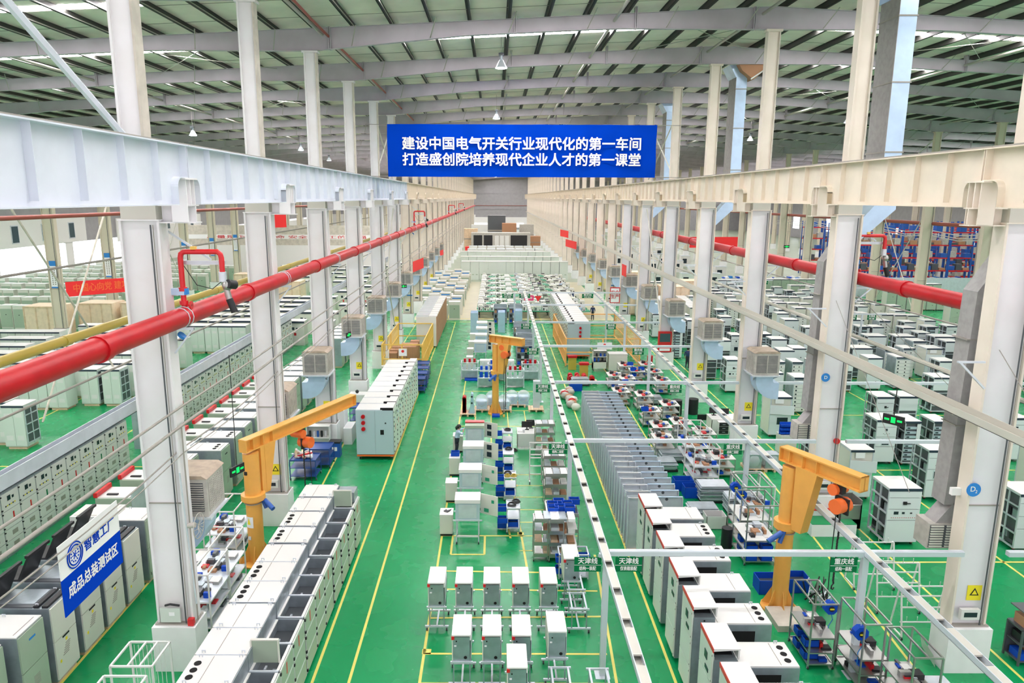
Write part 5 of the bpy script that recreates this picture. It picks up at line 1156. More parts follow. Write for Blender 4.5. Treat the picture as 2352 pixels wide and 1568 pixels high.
# fire monitor loops (water cannons) hung beside the pipes
def cannon(sgn):
    t = thing('water_cannon', '', 'fire equipment')
    b = MB(); b.path([(0,0,0),(0,0,1.5),(.02*sgn,0,1.6),(.1*sgn,0,1.66),(.95*sgn,0,1.66),(1.03*sgn,0,1.6),(1.05*sgn,0,1.5),(1.05*sgn,0,1.15)], .07, 'red', 10); b.build('red_pipe', t)
    for z in (.35,.7): MB().tube((0,0,z-.05),(0,0,z+.05),.11,'red',12).build('flange', t)
    b = MB(); b.box(-.3,.06,-.09,.09,.55,.72,'duct'); b.box(.0,.12,-.08,.08,.56,.72,'bluel'); b.build('actuator', t)
    b = MB(); b.tube((.05,0,.28),(.2,0,.28),.03,'red'); b.tube((.17,0,.28),(.2,0,.28),.11,'red',10); b.build('hand_wheel', t)
    b = MB(); b.tube((1.05*sgn,0,1.15),(1.05*sgn,0,.9),.1,'galvl',10); b.ball((1.15*sgn,0,.8),.14,'steel',8,6); b.tube((1.12*sgn,0,.75),(1.18*sgn,0,.45),.08,'steel',9); b.tube((1.2*sgn,-.1,.85),(1.32*sgn,.1,.8),.12,'dark',10); b.tube((1.18*sgn,0,.45),(1.3*sgn,0,.1),.09,'dark',10); b.build('nozzle', t)
    MB().box(.0 if sgn>0 else -1.1, 1.1 if sgn>0 else 0, .1,.16,1.32,1.42,'galvl').build('support_bar', t)
    MB().bar((-.35*sgn,.1,2.2),(.75*sgn,.1,1.45),.05,.05,'galvl').build('stay', t)
    b = MB(); b.path([(-.28,.0,.6),(-.45,.0,.3),(-.4,.02,.05),(-.2,0,.2)], .02, 'dark', 6); b.path([(.05,.05,1.3),(.35,.05,.8),(.75,.05,.7),(1.0,.05,.9)], .012, 'dark', 5); b.build('cable', t)
    MB().box(.3,.42,-.08,.05,1.72,1.8,'fence').build('vent_cap', t); MB().tube((-.15,0,-.55),(-.1,0,-.5),.12,'bluel',9).build('blue_knob', t)
    return t
for x, y, s, l in ((-8.05,18.4,1,'red water cannon loop with chrome nozzle above the left fire pipe, nearest'),(-8.05,72.4,1,'small red water cannon loop farther along the left pipe'),(-8.05,126.4,1,'third red water cannon loop near the back, left'),(-8.05,162,1,'farthest red water cannon loop, left'),(14.0,27.8,1,'red water cannon loop beside the second right column')):
    o = cannon(s); o.location = (x,y,9.95); o['label'] = l; o['group'] = 'water cannons'
# trays and conduits
def tray(name, l, pts_y, x, z, w, h, m, hole=False, cat='cable tray'):
    t = thing(name, l, cat); y0, y1 = pts_y
    b = MB(); b.box(x-w/2,x+w/2,y0,y1,z,z+.015,m); b.box(x-w/2,x-w/2+.02,y0,y1,z,z+h,m); b.box(x+w/2-.02,x+w/2,y0,y1,z,z+h,m); b.build('channel', t)
    return t
t = tray('cable_tray', 'wide beige cable tray in front of the right columns', (8, 290), 12.35, 7.42, .42, .2, 'tray')
MB().box(12.17,12.53,8,290,7.437,7.46,'flange').build('dusty_bottom', t)
MB().path([(12.3,8,7.47),(12.3,290,7.47)],.05,'rope',6).build('cable', t)
for k in range(0,14): y = YC[k]; b = MB(); b.bar((12.15,y,7.42),(12.85,y,7.42),.05,.05,'tray'); b.build('bracket', t)
t = tray('cable_tray', 'narrow grey tray behind the right columns', (8, 290), 14.6, 7.5, .16, .1, 'tray')
t = tray('cable_tray', 'white galvanised channel behind the left columns', (8, 290), -9.75, 7.3, .2, .32, 'galvl')
for z, x, r, nm in ((7.6,-8.2,.032,'topmost grey conduit along the left columns'),(7.12,-8.18,.042,'thick grey conduit along the left columns'),(6.36,-8.4,.02,'lower beige conduit that carries the hanging banner'),(6.28,-8.3,.014,'sagging wire below the beige conduit, left columns')):
    pts = []
    for k in range(-1, 20):
        y = 18.2+9*k; pts += [(x,y,z),(x,y+2.2,z-(.02 if r > .028 else .1)),(x,y+4.5,z-(.03 if r > .028 else .14)),(x,y+6.8,z-(.02 if r > .028 else .1))]
    pipe('conduit', nm, pts, r, 'cond', 6)
for z, x in ((8.6,-9.9),(11.4,-9.9),(9.1,14.6)):
    pipe('wire_run', 'thin wire run at %s on the %s side' % ('mid height' if z < 9 else 'upper height' if z > 10 else 'mid height', 'left' if x < 0 else 'right'), [(x,6,z),(x,120,z)], .03, 'cond', 5)
for z in (9.9,9.6,9.4):
    pts = []
    for k in range(0, 12): y = 10+9*k; pts += [(44,y,z),(44,y+4.5,z-.3)]
    pipe('wire_run', 'sagging wire bundle in the right bay, %s of three' % {9.9:'top',9.6:'middle',9.4:'lowest'}[z], pts, .04, 'tray', 5)
# X bracing in the bays
def brace(l, p, q, m='tray', r=.05): t = thing('brace_rod', l, 'brace'); MB().tube(p, q, r, m, 6).build('rod', t)
brace('long pale diagonal brace crossing the upper left corner', (-9.0,9.2,19.2), (-8.9,18.0,14.3), 'beamL', .09)
brace('brown diagonal rod behind the left beam, leaning right', (-24,45.2,12.6), (-24,36.5,1.2), 'flange', .06); brace('brown diagonal rod behind the left beam, leaning left', (-24.2,36.4,12.4), (-24.2,45.4,1.0), 'flange', .06)
for x, y, l in ((-8.82,54.2,'left columns, six and seven'),(13.2,54.2,'right columns, five and six'),(-38.8,81.2,'tan columns in the far left bay'),(43.1,72.2,'tan columns in the far right bay')):
    brace('diagonal rod between the %s, rising away' % l, (x,y,.8), (x,y+9,12.2)); brace('diagonal rod between the %s, falling away' % l, (x,y,12.2), (x,y+9,.8))
    brace('upper diagonal rod between the %s, rising' % l, (x,y,14.5), (x,y+9,19)); brace('upper diagonal rod between the %s, falling' % l, (x,y,19), (x,y+9,14.5))
# guy wires at the right front
for i, (p, q) in enumerate((((13.0,27,9.2),(13.0,21,4.0)),((13.0,18,9.2),(13.0,12,4.5)),((13.8,27,9.4),(20,27.5,4)))):
    brace('thin steel wire stretched down by the right columns, %s' % ORD[i], p, q, 'rope', .012)

# ---------------- the aluminium grid with hanging signs ----------------
GZ = 3.67
for X, l, y0 in ((2.97,'left overhead aluminium trough with square openings',8),(10.02,'right overhead aluminium trough with square openings',8)):
    t = thing('overhead_trough', l, 'cable trough'); b = MB(); b.box(X-.11,X-.09,y0,71,GZ-.05,GZ+.1,'grid'); b.box(X+.09,X+.11,y0,71,GZ-.05,GZ+.1,'grid'); b.box(X-.11,X+.11,y0,71,GZ-.05,GZ-.04,'tray'); b.build('channel', t)
    y = y0
    while y < 71: MB().box(X-.09,X+.09,y,y+.95,GZ+.06,GZ+.1,'tray').build('cover_plate', t); y += 1.3
    b = MB()
posts = [(3.02,17.67,'nearest grey post, right of the instrument boxes'),(2.98,26.7,'second grey post under the left trough'),(2.98,35.8,'third grey post under the left trough, hose reel on it'),(2.98,44.8,'fourth grey post under the left trough'),(2.98,53.8,'fifth grey post under the left trough'),(2.98,62.9,'sixth grey post under the left trough'),(2.0,71.2,'grey post at the aisle crossing'),
         (9.97,17.68,'nearest grey post under the right trough'),(9.97,26.75,'second grey post under the right trough'),(9.97,35.7,'third grey post under the right trough'),(9.97,44.9,'fourth grey post under the right trough'),(9.97,53.8,'fifth grey post under the right trough'),(9.97,62.9,'sixth grey post under the right trough')]
def gpost():
    t = thing('grid_post', '', 'post'); MB().box(-.08,.08,-.08,.08,.02,GZ-.05,'grid').build('shaft', t); MB().box(-.2,.2,-.2,.2,0,.02,'galvl').build('base_plate', t); b = MB(); b.box(-.2,.0,-.05,.05,GZ-.1,GZ+.0,'grid'); b.build('bracket', t); return t
series(gpost, [((x,y,0),l,'grey grid posts') for x,y,l in posts])
for i, y in enumerate((17.7,26.72,35.75,44.9,53.83,62.88,71.2)):
    t = thing('cross_beam', '%s pale aluminium cross beam of the overhead grid' % ORD[i], 'beam', (0,y,0)); x1 = 12.6
    MB().box(3.1,x1,-.08,.08,GZ-.06,GZ+.07,'grid').build('profile', t); MB().box(3.1,x1,-.05,.05,GZ+.07,GZ+.08,'galvl').build('slot', t)
    if i in (0,1,2): MB().box(13.8,30,-.08,.08,GZ-.06,GZ+.07,'grid').build('profile', t)
def sign(x, y, a, b_, l, w=.72, pole=False):
    t = thing('hanging_sign', l, 'sign', (x,y,GZ-.1)); MB().box(-w/2,w/2,-.02,.0,-.42,0,'sign').build('board', t); MB().box(-w/2,w/2,-.024,-.02,-.235,-.225,'white').build('divider', t)
    text('lettering', a, t, .19, 'white', (0,-.024,-.115), bold=.02, width=w*.72); text('lettering', b_, t, .13, 'white', (0,-.024,-.33), bold=.02, width=w*.62)
    for dx in (-w/2+.08,w/2-.08): MB().tube((dx,-.01,0),(dx,-.01,.08),.008,'galvl',4).build('hook', t)
    return t
for x, y, a, b_, l in ((2.52,17.66,'天津线','结构一装配','green sign left of the nearest grey post'),(3.62,17.66,'天津线','仪表箱装配','green sign right of the nearest grey post'),(9.4,17.66,'重庆线','结构一装配','green sign left of the second lengthwise trough, nearest cross beam'),
    (2.5,26.65,'天津线','结构二装配','green sign at the second grey post'),(9.35,26.65,'重庆线','结构二装配','green sign under the second cross beam, right'),(2.5,35.7,'天津线','柜前二次线','green sign at the third grey post'),(9.3,35.7,'重庆线','柜前二次线','green sign under the third cross beam, right'),
    (2.45,44.8,'天津线','柜后一次线','green sign at the fourth grey post'),(9.2,44.8,'重庆线','柜前一次线','green sign under the fourth cross beam, right'),(2.4,53.8,'天津线','母线安装','green sign at the fifth grey post'),(8.9,53.8,'重庆线','母线安装','green sign above the orange cage'),
    (1.3,71.1,'天津线','检验','left green sign at the aisle crossing'),(3.0,71.1,'重庆线','结构装配','middle green sign at the aisle crossing'),(9.3,71.1,'重庆线','检验','right green sign at the aisle crossing'),
    (29.6,58.4,'重庆线','结构二装配','left green sign of the pair deep in the right bay'),(31.2,58.4,'天津线','结构二装配','right green sign of the pair deep in the right bay'),(25.6,70.6,'重庆线','检验','green sign behind the second right column'),(29.5,83.1,'天津线','检验','left green sign of the farthest pair, right bay'),(31.3,83.1,'重庆线','检验','right green sign of the farthest pair, right bay')):
    sign(x, y, a, b_, l, .72 if y < 60 else 1.1).location.z = GZ-.1 if x < 14 else 3.6
for x, y in ((30.4,58.4),(30.4,83.1),(25.6,70.6)):
    t = thing('sign_pole', 'pale sign pole in the right bay, %s' % {58.4:'nearest',70.6:'the middle one',83.1:'farthest'}[y], 'pole', (x,y,0)); MB().box(-.06,.06,-.06,.06,0,3.7,'grid').build('shaft', t); MB().box(-2,2,-.05,.05,3.6,3.7,'grid').build('arm', t)

# ---------------- hoists ----------------
def jib(loc, h, rz, L, l, col='crane', zarm=.0, bushing=True, hoist_at=.6, drop=2.4, r=.2, hcol='orange'):
    t = thing('jib_hoist', l, 'hoist', loc, rz)                      # arm points along local +y
    b = MB(); b.tube((0,0,.05),(0,0,h),r,col,20); b.tube((0,0,h*.55),(0,0,h*.55+.03),r*1.15,'cond',20); b.build('mast', t)
    b = MB(); b.tube((0,0,0),(0,0,.06),r*2.3,col,16); b.build('base_flange', t)
    for a in range(6): an = a*math.pi/3; g = MB(); g.prism([(r*.8,.05),(r*2.2,.05),(r*.9,.75)], 'y', -.012,.012, col); o = g.build('gusset', t); o.rotation_euler = (0,0,an)
    b = MB(); b.box(-.16,.16,r+.05,r+.4,h*.60,h+.1,col); b.prism([(r+.25,h*.60),(r+.4,h*.60),(r+.8,h+.1),(r+.25,h+.1)], 'x', -.17,-.14,col); b.prism([(r+.25,h*.60),(r+.4,h*.60),(r+.8,h+.1),(r+.25,h+.1)], 'x', .14,.17,col); b.prism([(r+.4,h*.60),(r+.43,h*.60),(r+.83,h+.1),(r+.8,h+.1)], 'x', -.17,.17,col); b.tube((0,0,h*.58),(0,0,h*.63),r*1.5,col,16); b.build('swivel_frame', t)
    z = h+.1; b = MB(); b.box(-.17,.17,-.35,L,z+.42,z+.46,col); b.box(-.17,.17,-.35,L,z,z+.04,col); b.box(-.02,.02,-.35,L,z,z+.44,col); b.box(-.17,.17,-.36,-.33,z,z+.46,col); b.box(-.17,.17,L-.02,L,z,z+.46,col)
    for y in (.0,.5,1.0): b.box(-.16,.16,y,y+.02,z,z+.44,col)
    b.build('arm', t)
    hh = L*hoist_at; b = MB(); b.tube((-.32,hh-.15,z-.22),(.2,hh-.15,z-.22),.17,hcol,12); b.tube((-.16,hh+.1,z-.62),(.34,hh+.1,z-.62),.22,hcol,12); b.box(-.08,.08,hh-.1,hh+.1,z-.3,z+.02,'dark'); b.box(.02,.07,hh-.13,hh+.33,z-.86,z-.38,'dark'); b.build('chain_hoist', t)
    b = MB(); zz = z-.8
    while zz > z-.8-drop: b.tube((.0,hh+.05,zz),(.015*(1 if int(zz*20)%2 else -1),hh+.05,zz-.09),.028,'dark',5); zz -= .09
    b.path([(0,hh+.05,zz),(.06,hh+.05,zz-.06),(.06,hh+.05,zz-.14),(0,hh+.05,zz-.18),(-.05,hh+.05,zz-.13)],.022,'dark',6); b.build('chain', t)
    MB().path([(.25,hh+.1,z-.6),(.28,hh+.1,z-2.2),(.26,hh+.1,z-drop-1.3)],.015,'dark',5).build('control_cable', t); MB().box(.21,.31,hh+.05,hh+.15,z-drop-1.55,z-drop-1.3,'fence').build('pendant', t)
    b = MB(); b.tube((r+.1,.15,h*.57),(r+.55,.05,h*.52),.085,'motor',10); b.tube((r-.05,.15,h*.6),(r+.15,.15,h*.5),.07,'motor',8); b.build('slewing_motor', t)
    w = MB().add([((r+.012)*math.sin(a),-(r+.012)*math.cos(a),z0) for z0 in (h*.34,h*.44) for a in (-.55,-.28,0,.28,.55)], [(k,k+1,k+6,k+5) for k in range(4)], 'paper').build('warning_label', t)
    MB().add([(-.07,-r-.016,h*.37),(.07,-r-.016,h*.37),(0,-r-.016,h*.435)], [(0,1,2)], 'yel').build('triangle', w)
    if bushing: MB().box(-.06,.04,-r-.03,-r+.02,h*.23,h*.26,'galvl').build('switch', t); MB().box(-.05,.05,-r-.04,-r+.02,h*.82,h*.85,'dark').build('black_plate', t)
    return t
jib((-8.6,24.0,0), 4.15, -math.atan2(2.5,5.6), 6.2, 'left yellow jib hoist whose arm rises across the first left columns', hoist_at=.45, drop=2.2, r=.28)
jib((9.24,21.03,0), 4.85, math.pi+.46, 2.5, 'right yellow jib hoist with orange chain hoist, standing on a brown plate', hoist_at=.72, drop=2.3, r=.25)
jib((0.07,42.15,0), 4.35, -math.atan2(1.45,-.95), 1.95, 'middle yellow jib hoist in the centre of the hall', hoist_at=.35, drop=3.0, r=.2)
t = thing('blue_step', 'blue block at the foot of the middle hoist', 'block', (.1,41.55,0)); MB().box(-.23,.23,-.15,.3,0,.12,'blue').build('body', t)

# ---------------- evaporative coolers and ducts on the columns ----------------
def cooler(flip=1):
    t = thing('air_cooler', '', 'air cooler'); b = MB()
    b.box(-.62,.62,-.6,.6,0,1.12,'cooler'); b.build('housing', t); b = MB(); b.prism([(-.66,1.12),(.66,1.12),(.5,1.22),(-.5,1.22)], 'y', -.64,.64,'coolert'); b.build('roof', t)
    for ax in (0, 1):
        b = MB()
        if ax == 0:
            b.box(-.52,.52,-.61,-.6,.12,1.0,'pitm')
            for k in range(13): b.box(-.52,.52,-.635,-.61,.14+.067*k,.165+.067*k,'cooler')
            b.box(-.02,.02,-.65,-.61,.1,1.02,'cooler'); b.box(-.52,.52,-.65,-.61,.54,.57,'cooler')
        else:
            for s in (-1,1):
                b.box(min(.6*s,.61*s),max(.6*s,.61*s),-.5,.5,.12,1.0,'pitm')
                for k in range(13): b.box(min(.61*s,.635*s),max(.61*s,.635*s),-.5,.5,.14+.067*k,.165+.067*k,'cooler')
                for k in range(9): b.box(min(.61*s,.64*s),max(.61*s,.64*s),-.5+.12*k,-.48+.12*k,.12,1.0,'cooler')
        b.build('louvre', t)
    b = MB(); b.box(-.7,.7,-.66,.7,-.06,0,'galvl'); b.bar((-.6,-.6,-.05),(-.2,.65,-.7),.05,.05,'galvl'); b.bar((.6,-.6,-.05),(.2,.65,-.7),.05,.05,'galvl'); b.build('support_frame', t)
    R = .42; b = MB(); prev = None; f = flip                        # round elbow duct below
    secs = [((0,0,-.06),0),((0,0,-.3),0)]+[((f*(.55-.55*math.cos(a)),0,-.3-.55*math.sin(a)),a) for a in (.2,.4,.6,.8,1.0,1.2,1.4,1.57)]+[((f*.75,0,-.85),1.57)]
    vs = []
    for (cx,cy,cz),a in secs:
        for u, v in ((-R,-R),(R,-R),(R,R),(-R,R)): vs.append((cx+u*math.cos(a), cy+v, cz+f*u*math.sin(a)))
    fs = [(i*4+k, i*4+(k+1)%4, (i+1)*4+(k+1)%4, (i+1)*4+k) for i in range(len(secs)-1) for k in range(4)]
    b.add(vs, fs, 'duct'); e = (len(secs)-1)*4; b.add(vs, [(e,e+1,e+2,e+3)], 'dark'); b.build('elbow_duct', t)
    return t
gl = 'air coolers on the left columns'
series(lambda: cooler(-1), [((-8.9,YC[k]-1.0,4.3),'%s boxy air cooler with a louvred front on the left columns, its duct below' % ORD[k-2],gl) for k in (2,)]+[((-8.85,YC[k]-1.0,4.5),'%s boxy air cooler with a louvred front on the left columns, its duct below' % ORD[k-2],gl) for k in range(3,12)]+
    [((-8.6,19.3,4.2),'brown-topped air cooler behind the first left column',gl),((-8.9,28.4,4.2),'brown-topped air cooler behind the second left column',gl)])
series(lambda: cooler(1), [((13.55,YC[k]-1.0,4.35),'%s boxy air cooler with a louvred front on the right columns' % ORD[k-2],'air coolers on the right columns') for k in range(2,12)])
def outlet():
    t = thing('air_outlet', '', 'air outlet'); b = MB(); b.box(-.45,.45,-.05,.6,0,.75,'cooler'); b.box(-.42,.42,-.055,-.05,.04,.71,'pitm'); b.build('box', t); b = MB()
    for k in range(9):
        for s in (-1,1): b.box(s*.22-.18,s*.22+.18,-.08,-.05,.06+.075*k,.1+.075*k,'cab')
    b.build('louvre', t); b = MB(); b.prism([(-.25,.75),(.45,.75),(.9,1.6),(.45,1.7)], 'y', 0,.55,'ductd'); b.build('neck', t); return t
series(outlet, [((12.7,18.75,3.3),'louvred air outlet on the nearest right column','air outlets'),((12.75,27.8,3.3),'louvred air outlet on the second right column','air outlets')])
# grey canvas lower ducts and bright upper ducts
for k, l in ((0,'nearest'),(1,'second')):
    y = YC[k]+.55; t = thing('air_duct', 'grey duct climbing behind the %s right column' % l, 'duct'); MB().prism([(12.62,4.6),(13.55,4.6),(13.75,11.2),(13.75,12.2),(12.75,10.6)], 'y', y,y+.6,'ductd').build('lower_duct', t)
    for z in (6.9,9.3): MB().box(12.62,13.78,y-.02,y+.62,z,z+.03,'cond').build('joint', t)
for k, l in ((1,'second'),(3,'fourth'),(5,'sixth')):
    y = YC[k]+.6; t = thing('air_duct', 'bluish galvanised duct rising to the roof behind the %s right column' % l, 'duct')
    MB().prism([(13.6,11.0),(13.6,11.7),(14.6,12.9),(15.3,12.9),(15.3,12.6)], 'y', y-.05,y+.8,'duct').build('slanted_duct', t)
    MB().box(14.65,15.3,y-.05,y+1.3,12.9,20.2,'duct').build('upper_duct', t); MB().box(14.63,14.65,y-.05,y+1.3,12.9,20.2,'ductd').build('canvas_side', t)
    for z in (14.7,17.2,19.5): MB().box(14.61,15.34,y-.08,y+1.33,z,z+.05,'cond').build('joint', t)
    MB().prism([(14.6,20.2),(15.35,20.2),(15.7,20.9),(14.2,20.9)], 'y', y-.1,y+1.4,'duct').build('hopper', t)
# control boxes and warning stickers at column feet
def cbox():
    t = thing('control_box', '', 'control box'); MB().box(-.26,.26,-.12,0,0,.3,'cabw').build('case', t); MB().box(-.18,.18,-.125,-.12,.08,.22,'screen').build('display', t); return t
def wsign():
    t = thing('warning_sign', '', 'sign'); MB().box(-.2,.2,-.01,0,0,.45,'yel').build('plate', t); b = MB(); b.add([(-.13,-.014,.15),(.13,-.014,.15),(0,-.014,.38)],[(0,1,2)],'dark'); b.build('triangle', t); b = MB(); b.add([(-.08,-.018,.18),(.08,-.018,.18),(0,-.018,.32)],[(0,1,2)],'yel'); b.build('triangle_field', t); return t
cb = []; ws = []
for nm2, X, r0 in (('left',-8.82,1),('right',13.2,0)):
    for k in range(r0, 10): 
        cb.append(((X-.05,YC[k]-.25,1.62),'grey control box on the foot of the %s %s column' % (ORD[k], nm2),'control boxes on column feet')); ws.append(((X+.1,YC[k]-.17,2.1),'yellow warning sign on the %s %s column' % (ORD[k], nm2),'yellow warning signs on columns'))
series(cbox, cb); series(wsign, ws)
t = thing('junction_box', 'pale blue-grey junction box at the foot of the first left column', 'box', (-8.9,17.95,1.45)); MB().box(-.3,.25,-.06,0,0,.42,'cabf').build('case', t); MB().box(-.05,.1,-.07,-.06,.2,.3,'paper').build('tag', t); MB().path([(-.15,-.04,.5),(.0,-.06,.55),(.25,-.04,.5)],.03,'dark',6).build('hose', t)
t = thing('alarm_box', 'small red alarm box on the first left pedestal edge', 'alarm', (-8.38,17.9,1.37)); MB().box(-.06,.1,-.06,.06,0,.2,'red').build('case', t)
t = thing('fire_alarm_bell', 'red round alarm bell on the second right column', 'alarm', (13.55,27.0,3.6)); MB().tube((0,0,0),(0,-.08,0),.12,'red',14).build('bell', t)
for k, l, x, y, z in ((0,'D₂','%s',12.85,8), ): pass
t = thing('bay_marker', 'round blue bay marker reading D2 on the nearest right column', 'sign', (12.8,17.93,5.4)); MB().tube((0,0,0),(0,-.02,0),.19,'bluel',20).build('disc', t); text('lettering', 'D', t, .2, 'white', (-.03,-.023,.02), bold=.01); text('lettering', '2', t, .12, 'white', (.07,-.023,-.05), bold=.01)
t = thing('bay_marker', 'round blue bay marker on the second right column', 'sign', (12.85,26.93,6.2)); MB().tube((0,0,0),(0,-.02,0),.17,'bluel',20).build('disc', t); text('lettering', 'D', t, .18, 'white', (0,-.023,0), bold=.01)
t = thing('hanging_lamp_white', 'white box lamp hung beside the nearest right column duct', 'lamp', (12.6,18.3,5.1)); MB().box(-.15,.15,-.06,.06,0,.2,'white').build('case', t)
# fan on the first left column
t = thing('wall_fan', 'round dusty fan on a pole beside the first left column', 'fan', (-8.15,17.85,4.35)); MB().tube((0,0,-2.3),(-.15,0,1.5),.025,'galvl',6).build('pole', t); b = MB(); b.tube((-.05,0,0),(.15,0,.02),.07,'cooler',10); b.build('motor', t)
b = MB()
for a in range(10): an = a*math.pi/5; b.path([(.22,0,0),(.3,.2*math.cos(an),.2*math.sin(an)),(.24,.34*math.cos(an),.34*math.sin(an))],.008,'cooler',4)
b.path([(.24,.34*math.cos(a*math.pi/8),.34*math.sin(a*math.pi/8)) for a in range(17)],.012,'cooler',5); b.build('guard', t)
# ---------------- banners ----------------
def cloth(w, h, mtl, wav=.05, nx=60, nz=12, seed=1):
    vs = []; fs = []
    for j in range(nz+1):
        for i in range(nx+1):
            x = w*i/nx; z = h*j/nz; vs.append((x, wav*math.sin(x*1.7+z*2.1+seed)*.5+wav*.4*math.sin(x*4.3-z*3.7+seed), z))
    for j in range(nz):
        for i in range(nx): a = j*(nx+1)+i; fs.append((a,a+1,a+nx+2,a+nx+1))
    return MB().add(vs, fs, mtl, True)
t = thing('banner', 'large royal blue banner with two lines of white characters across the hall', 'banner', (-6.55,45.0,14.22)); cloth(16.35,3.1,'ban',.09).build('cloth', t)
text('lettering', '建设中国电气开关行业现代化的第一车间', t, .8, 'white', (8.17,-.16,1.92), bold=.022, width=14.45)
text('lettering', '打造盛创院培养现代企业人才的第一课堂', t, .8, 'white', (8.17,-.16,.98), bold=.022, width=14.45)
for z in (.02, 3.08): MB().tube((-1.3,.0,z),(0,0,z),.02,'rope',5).build('rope', t); MB().tube((16.35,.0,z),(18.5,0,z),.02,'rope',5).build('rope', t)
t = thing('banner', 'white and blue hanging banner on the left conduits', 'banner', (-8.4,12.72,4.88)); b = MB(); b.box(-.01,.01,0,2.2,0,.78,'ban'); b.build('lower_cloth', t); b = MB(); b.box(-.01,.01,0,2.2,.78,1.49,'white'); b.build('upper_cloth', t)
text('lettering', '成品总装测试区', t, .3, 'white', (.015,1.1,.42), (math.pi/2,0,math.pi/2), .022, width=1.85)
text('lettering', '智慧工厂', t, .27, 'ban', (.015,1.42,1.06), (math.pi/2,0,math.pi/2), .022, width=1.15)
b = MB()
for rr_ in (.26,.2): b.path([(.02,.5+rr_*math.cos(a*math.pi/16),1.08+rr_*math.sin(a*math.pi/16)) for a in range(33)],.014,'ban',4)
for a in range(12): an = a*math.pi/6; b.tube((.012,.5+.13*math.cos(an),1.08+.13*math.sin(an)),(.02,.5+.13*math.cos(an),1.08+.13*math.sin(an)),.018,'ban',6)
for a in range(6): an = a*math.pi/3; b.tube((.014,.5,1.08),(.014,.5+.09*math.cos(an),1.08+.09*math.sin(an)),.01,'ban',4)
b.build('round_emblem', t)
def rban(l, loc, rz, w, h, txt=None): 
    t = thing('red_banner', l, 'banner', loc, rz); MB().box(0,w,-.01,.01,0,h,'redb').build('cloth', t)
    if txt: text('lettering', txt, t, h*.6, 'orange', (w/2,-.015,h/2), bold=.01, width=w*.85)
rban('red slogan banner in the left bay, left of the first column', (-30.2,50.2,6.0), math.atan2(11,6.2)-.25, 6.2, 1.05, '中国心向党 建功新时代')
rban('square red banner between the second and third left columns, far', (-33.0,103,8.6), .9, 4, 3.0); rban('red banner on the left columns before the back, folded', (-8.3,72.5,5.5), 1.45, 5, 1.1); rban('red pennant on the left columns near the back', (-8.3,108,4.3), 1.45, 3, .8)
for i, (x, y, z, w, rz) in enumerate(((22.9,76,7.9,2.8,.1),(20.0,74,8.0,1.6,.2),(11.9,117,6.6,6,1.7),(11.9,105,5.6,7,1.7),(12.5,68,5.6,2.0,1.6))): rban('%s red banner from the camera on the right side' % ('fourth','nearest wide','farthest','fifth','short')[i], (x,y,z), rz, w, 1.1)
t = thing('notice_board', 'red and white notice board by the sixth right column', 'sign', (12.1,71.5,2.6)); MB().box(-.5,.5,-.02,0,0,1.6,'red').build('frame', t); MB().box(-.03,.03,0,.05,-2.6,1.5,'galv').build('stand_pole', t); MB().box(-.42,.42,-.03,-.02,.08,1.5,'paper').build('sheet', t); text('lettering','安全\n生产',t,.42,'red',(0,-.035,.85),bold=.02)
t = thing('triangle_pennant', 'red triangular pennant above the white benches', 'pennant', (4.35,71.1,2.75)); MB().prism([(-.35,.6),(.35,.6),(0,0)], 'y', -.01,.01,'redb').build('cloth', t); MB().tube((0,0,.6),(0,0,.95),.01,'rope',4).build('cord', t)
t = thing('pink_sign', 'small pink sign on the white benches', 'sign', (3.6,74.5,2.4)); MB().box(-.5,.5,-.02,0,0,.55,mat('pink',(.85,.03,.18))).build('board', t); text('lettering','看板区',t,.25,'white',(0,-.03,.27),bold=.02); MB().tube((0,.02,.5),(0,.02,1.2),.01,'rope',4).build('cord', t)
# blue-headed info posters on tan columns
def poster():
    t = thing('column_poster', '', 'poster'); MB().box(-.28,.28,-.01,.01,0,2.4,'paper').build('sheet', t); MB().box(-.28,.28,-.015,-.01,1.95,2.4,'bluel').build('head', t); MB().box(-.28,.28,-.015,-.01,0,.12,'bluel').build('foot', t)
    b = MB()
    for k in range(9): b.box(-.15,-.05,-.014,-.01,.3+.17*k,.4+.17*k,'cond'); b.box(.06,.16,-.014,-.01,.3+.17*k,.4+.17*k,'cond')
    tag(b.build('print', t),None,None,kind='stuff'); return t
series(poster, [((-38.8,YC[k]-.26,5.0),'blue-headed poster on the %s tan column in the left bay' % ORD[k-4],'posters on tan columns') for k in range(4,13)]+[((-8.6,YC[6]-.26,3.2),'blue-headed poster on the seventh left column','posters on tan columns'),((13.5,YC[7]-.26,3.2),'blue-headed poster on the eighth right column','posters on tan columns')])
# exit signs
def exitsign(cord=2.6):
    t = thing('exit_sign', '', 'sign'); MB().box(-.24,.24,-.03,.03,0,.2,'dark').build('case', t); b = MB(); b.box(-.05,.05,-.036,-.03,.04,.16,'ygreen'); b.box(-.2,-.09,-.036,-.03,.08,.12,'ygreen'); b.box(.09,.2,-.036,-.03,.08,.12,'ygreen'); b.build('lit_symbol', t)
    MB().tube((0,0,.2),(0,0,cord),.012,'dark',5).build('cord', t); return t
ex = [((-8.2,21.6,4.3),'green lit exit sign hanging above the left lane cabinets',1.2),((-8.1,39.0,5.35),'green lit exit sign in front of the second louvred cooler',1.4),((-28,60,8.0),'green lit exit sign far in the left bay',.3),((-42,85,9),'small green exit sign on the far left',.2),((-8.2,64,5),'green exit sign by the folded red banner',.3),((30,74,8),'green exit sign behind the right fire pipe',.2)]
e = exitsign(.85); e.location = (12.35,21.2,6.15); e.rotation_euler = (0,0,-.9); e.scale = (1.3,1,1.5); tag(e,'green lit exit sign hanging under the wide beige cable tray',None)
o = series(exitsign, [(p,l,'green exit signs') for p,l,r in ex])
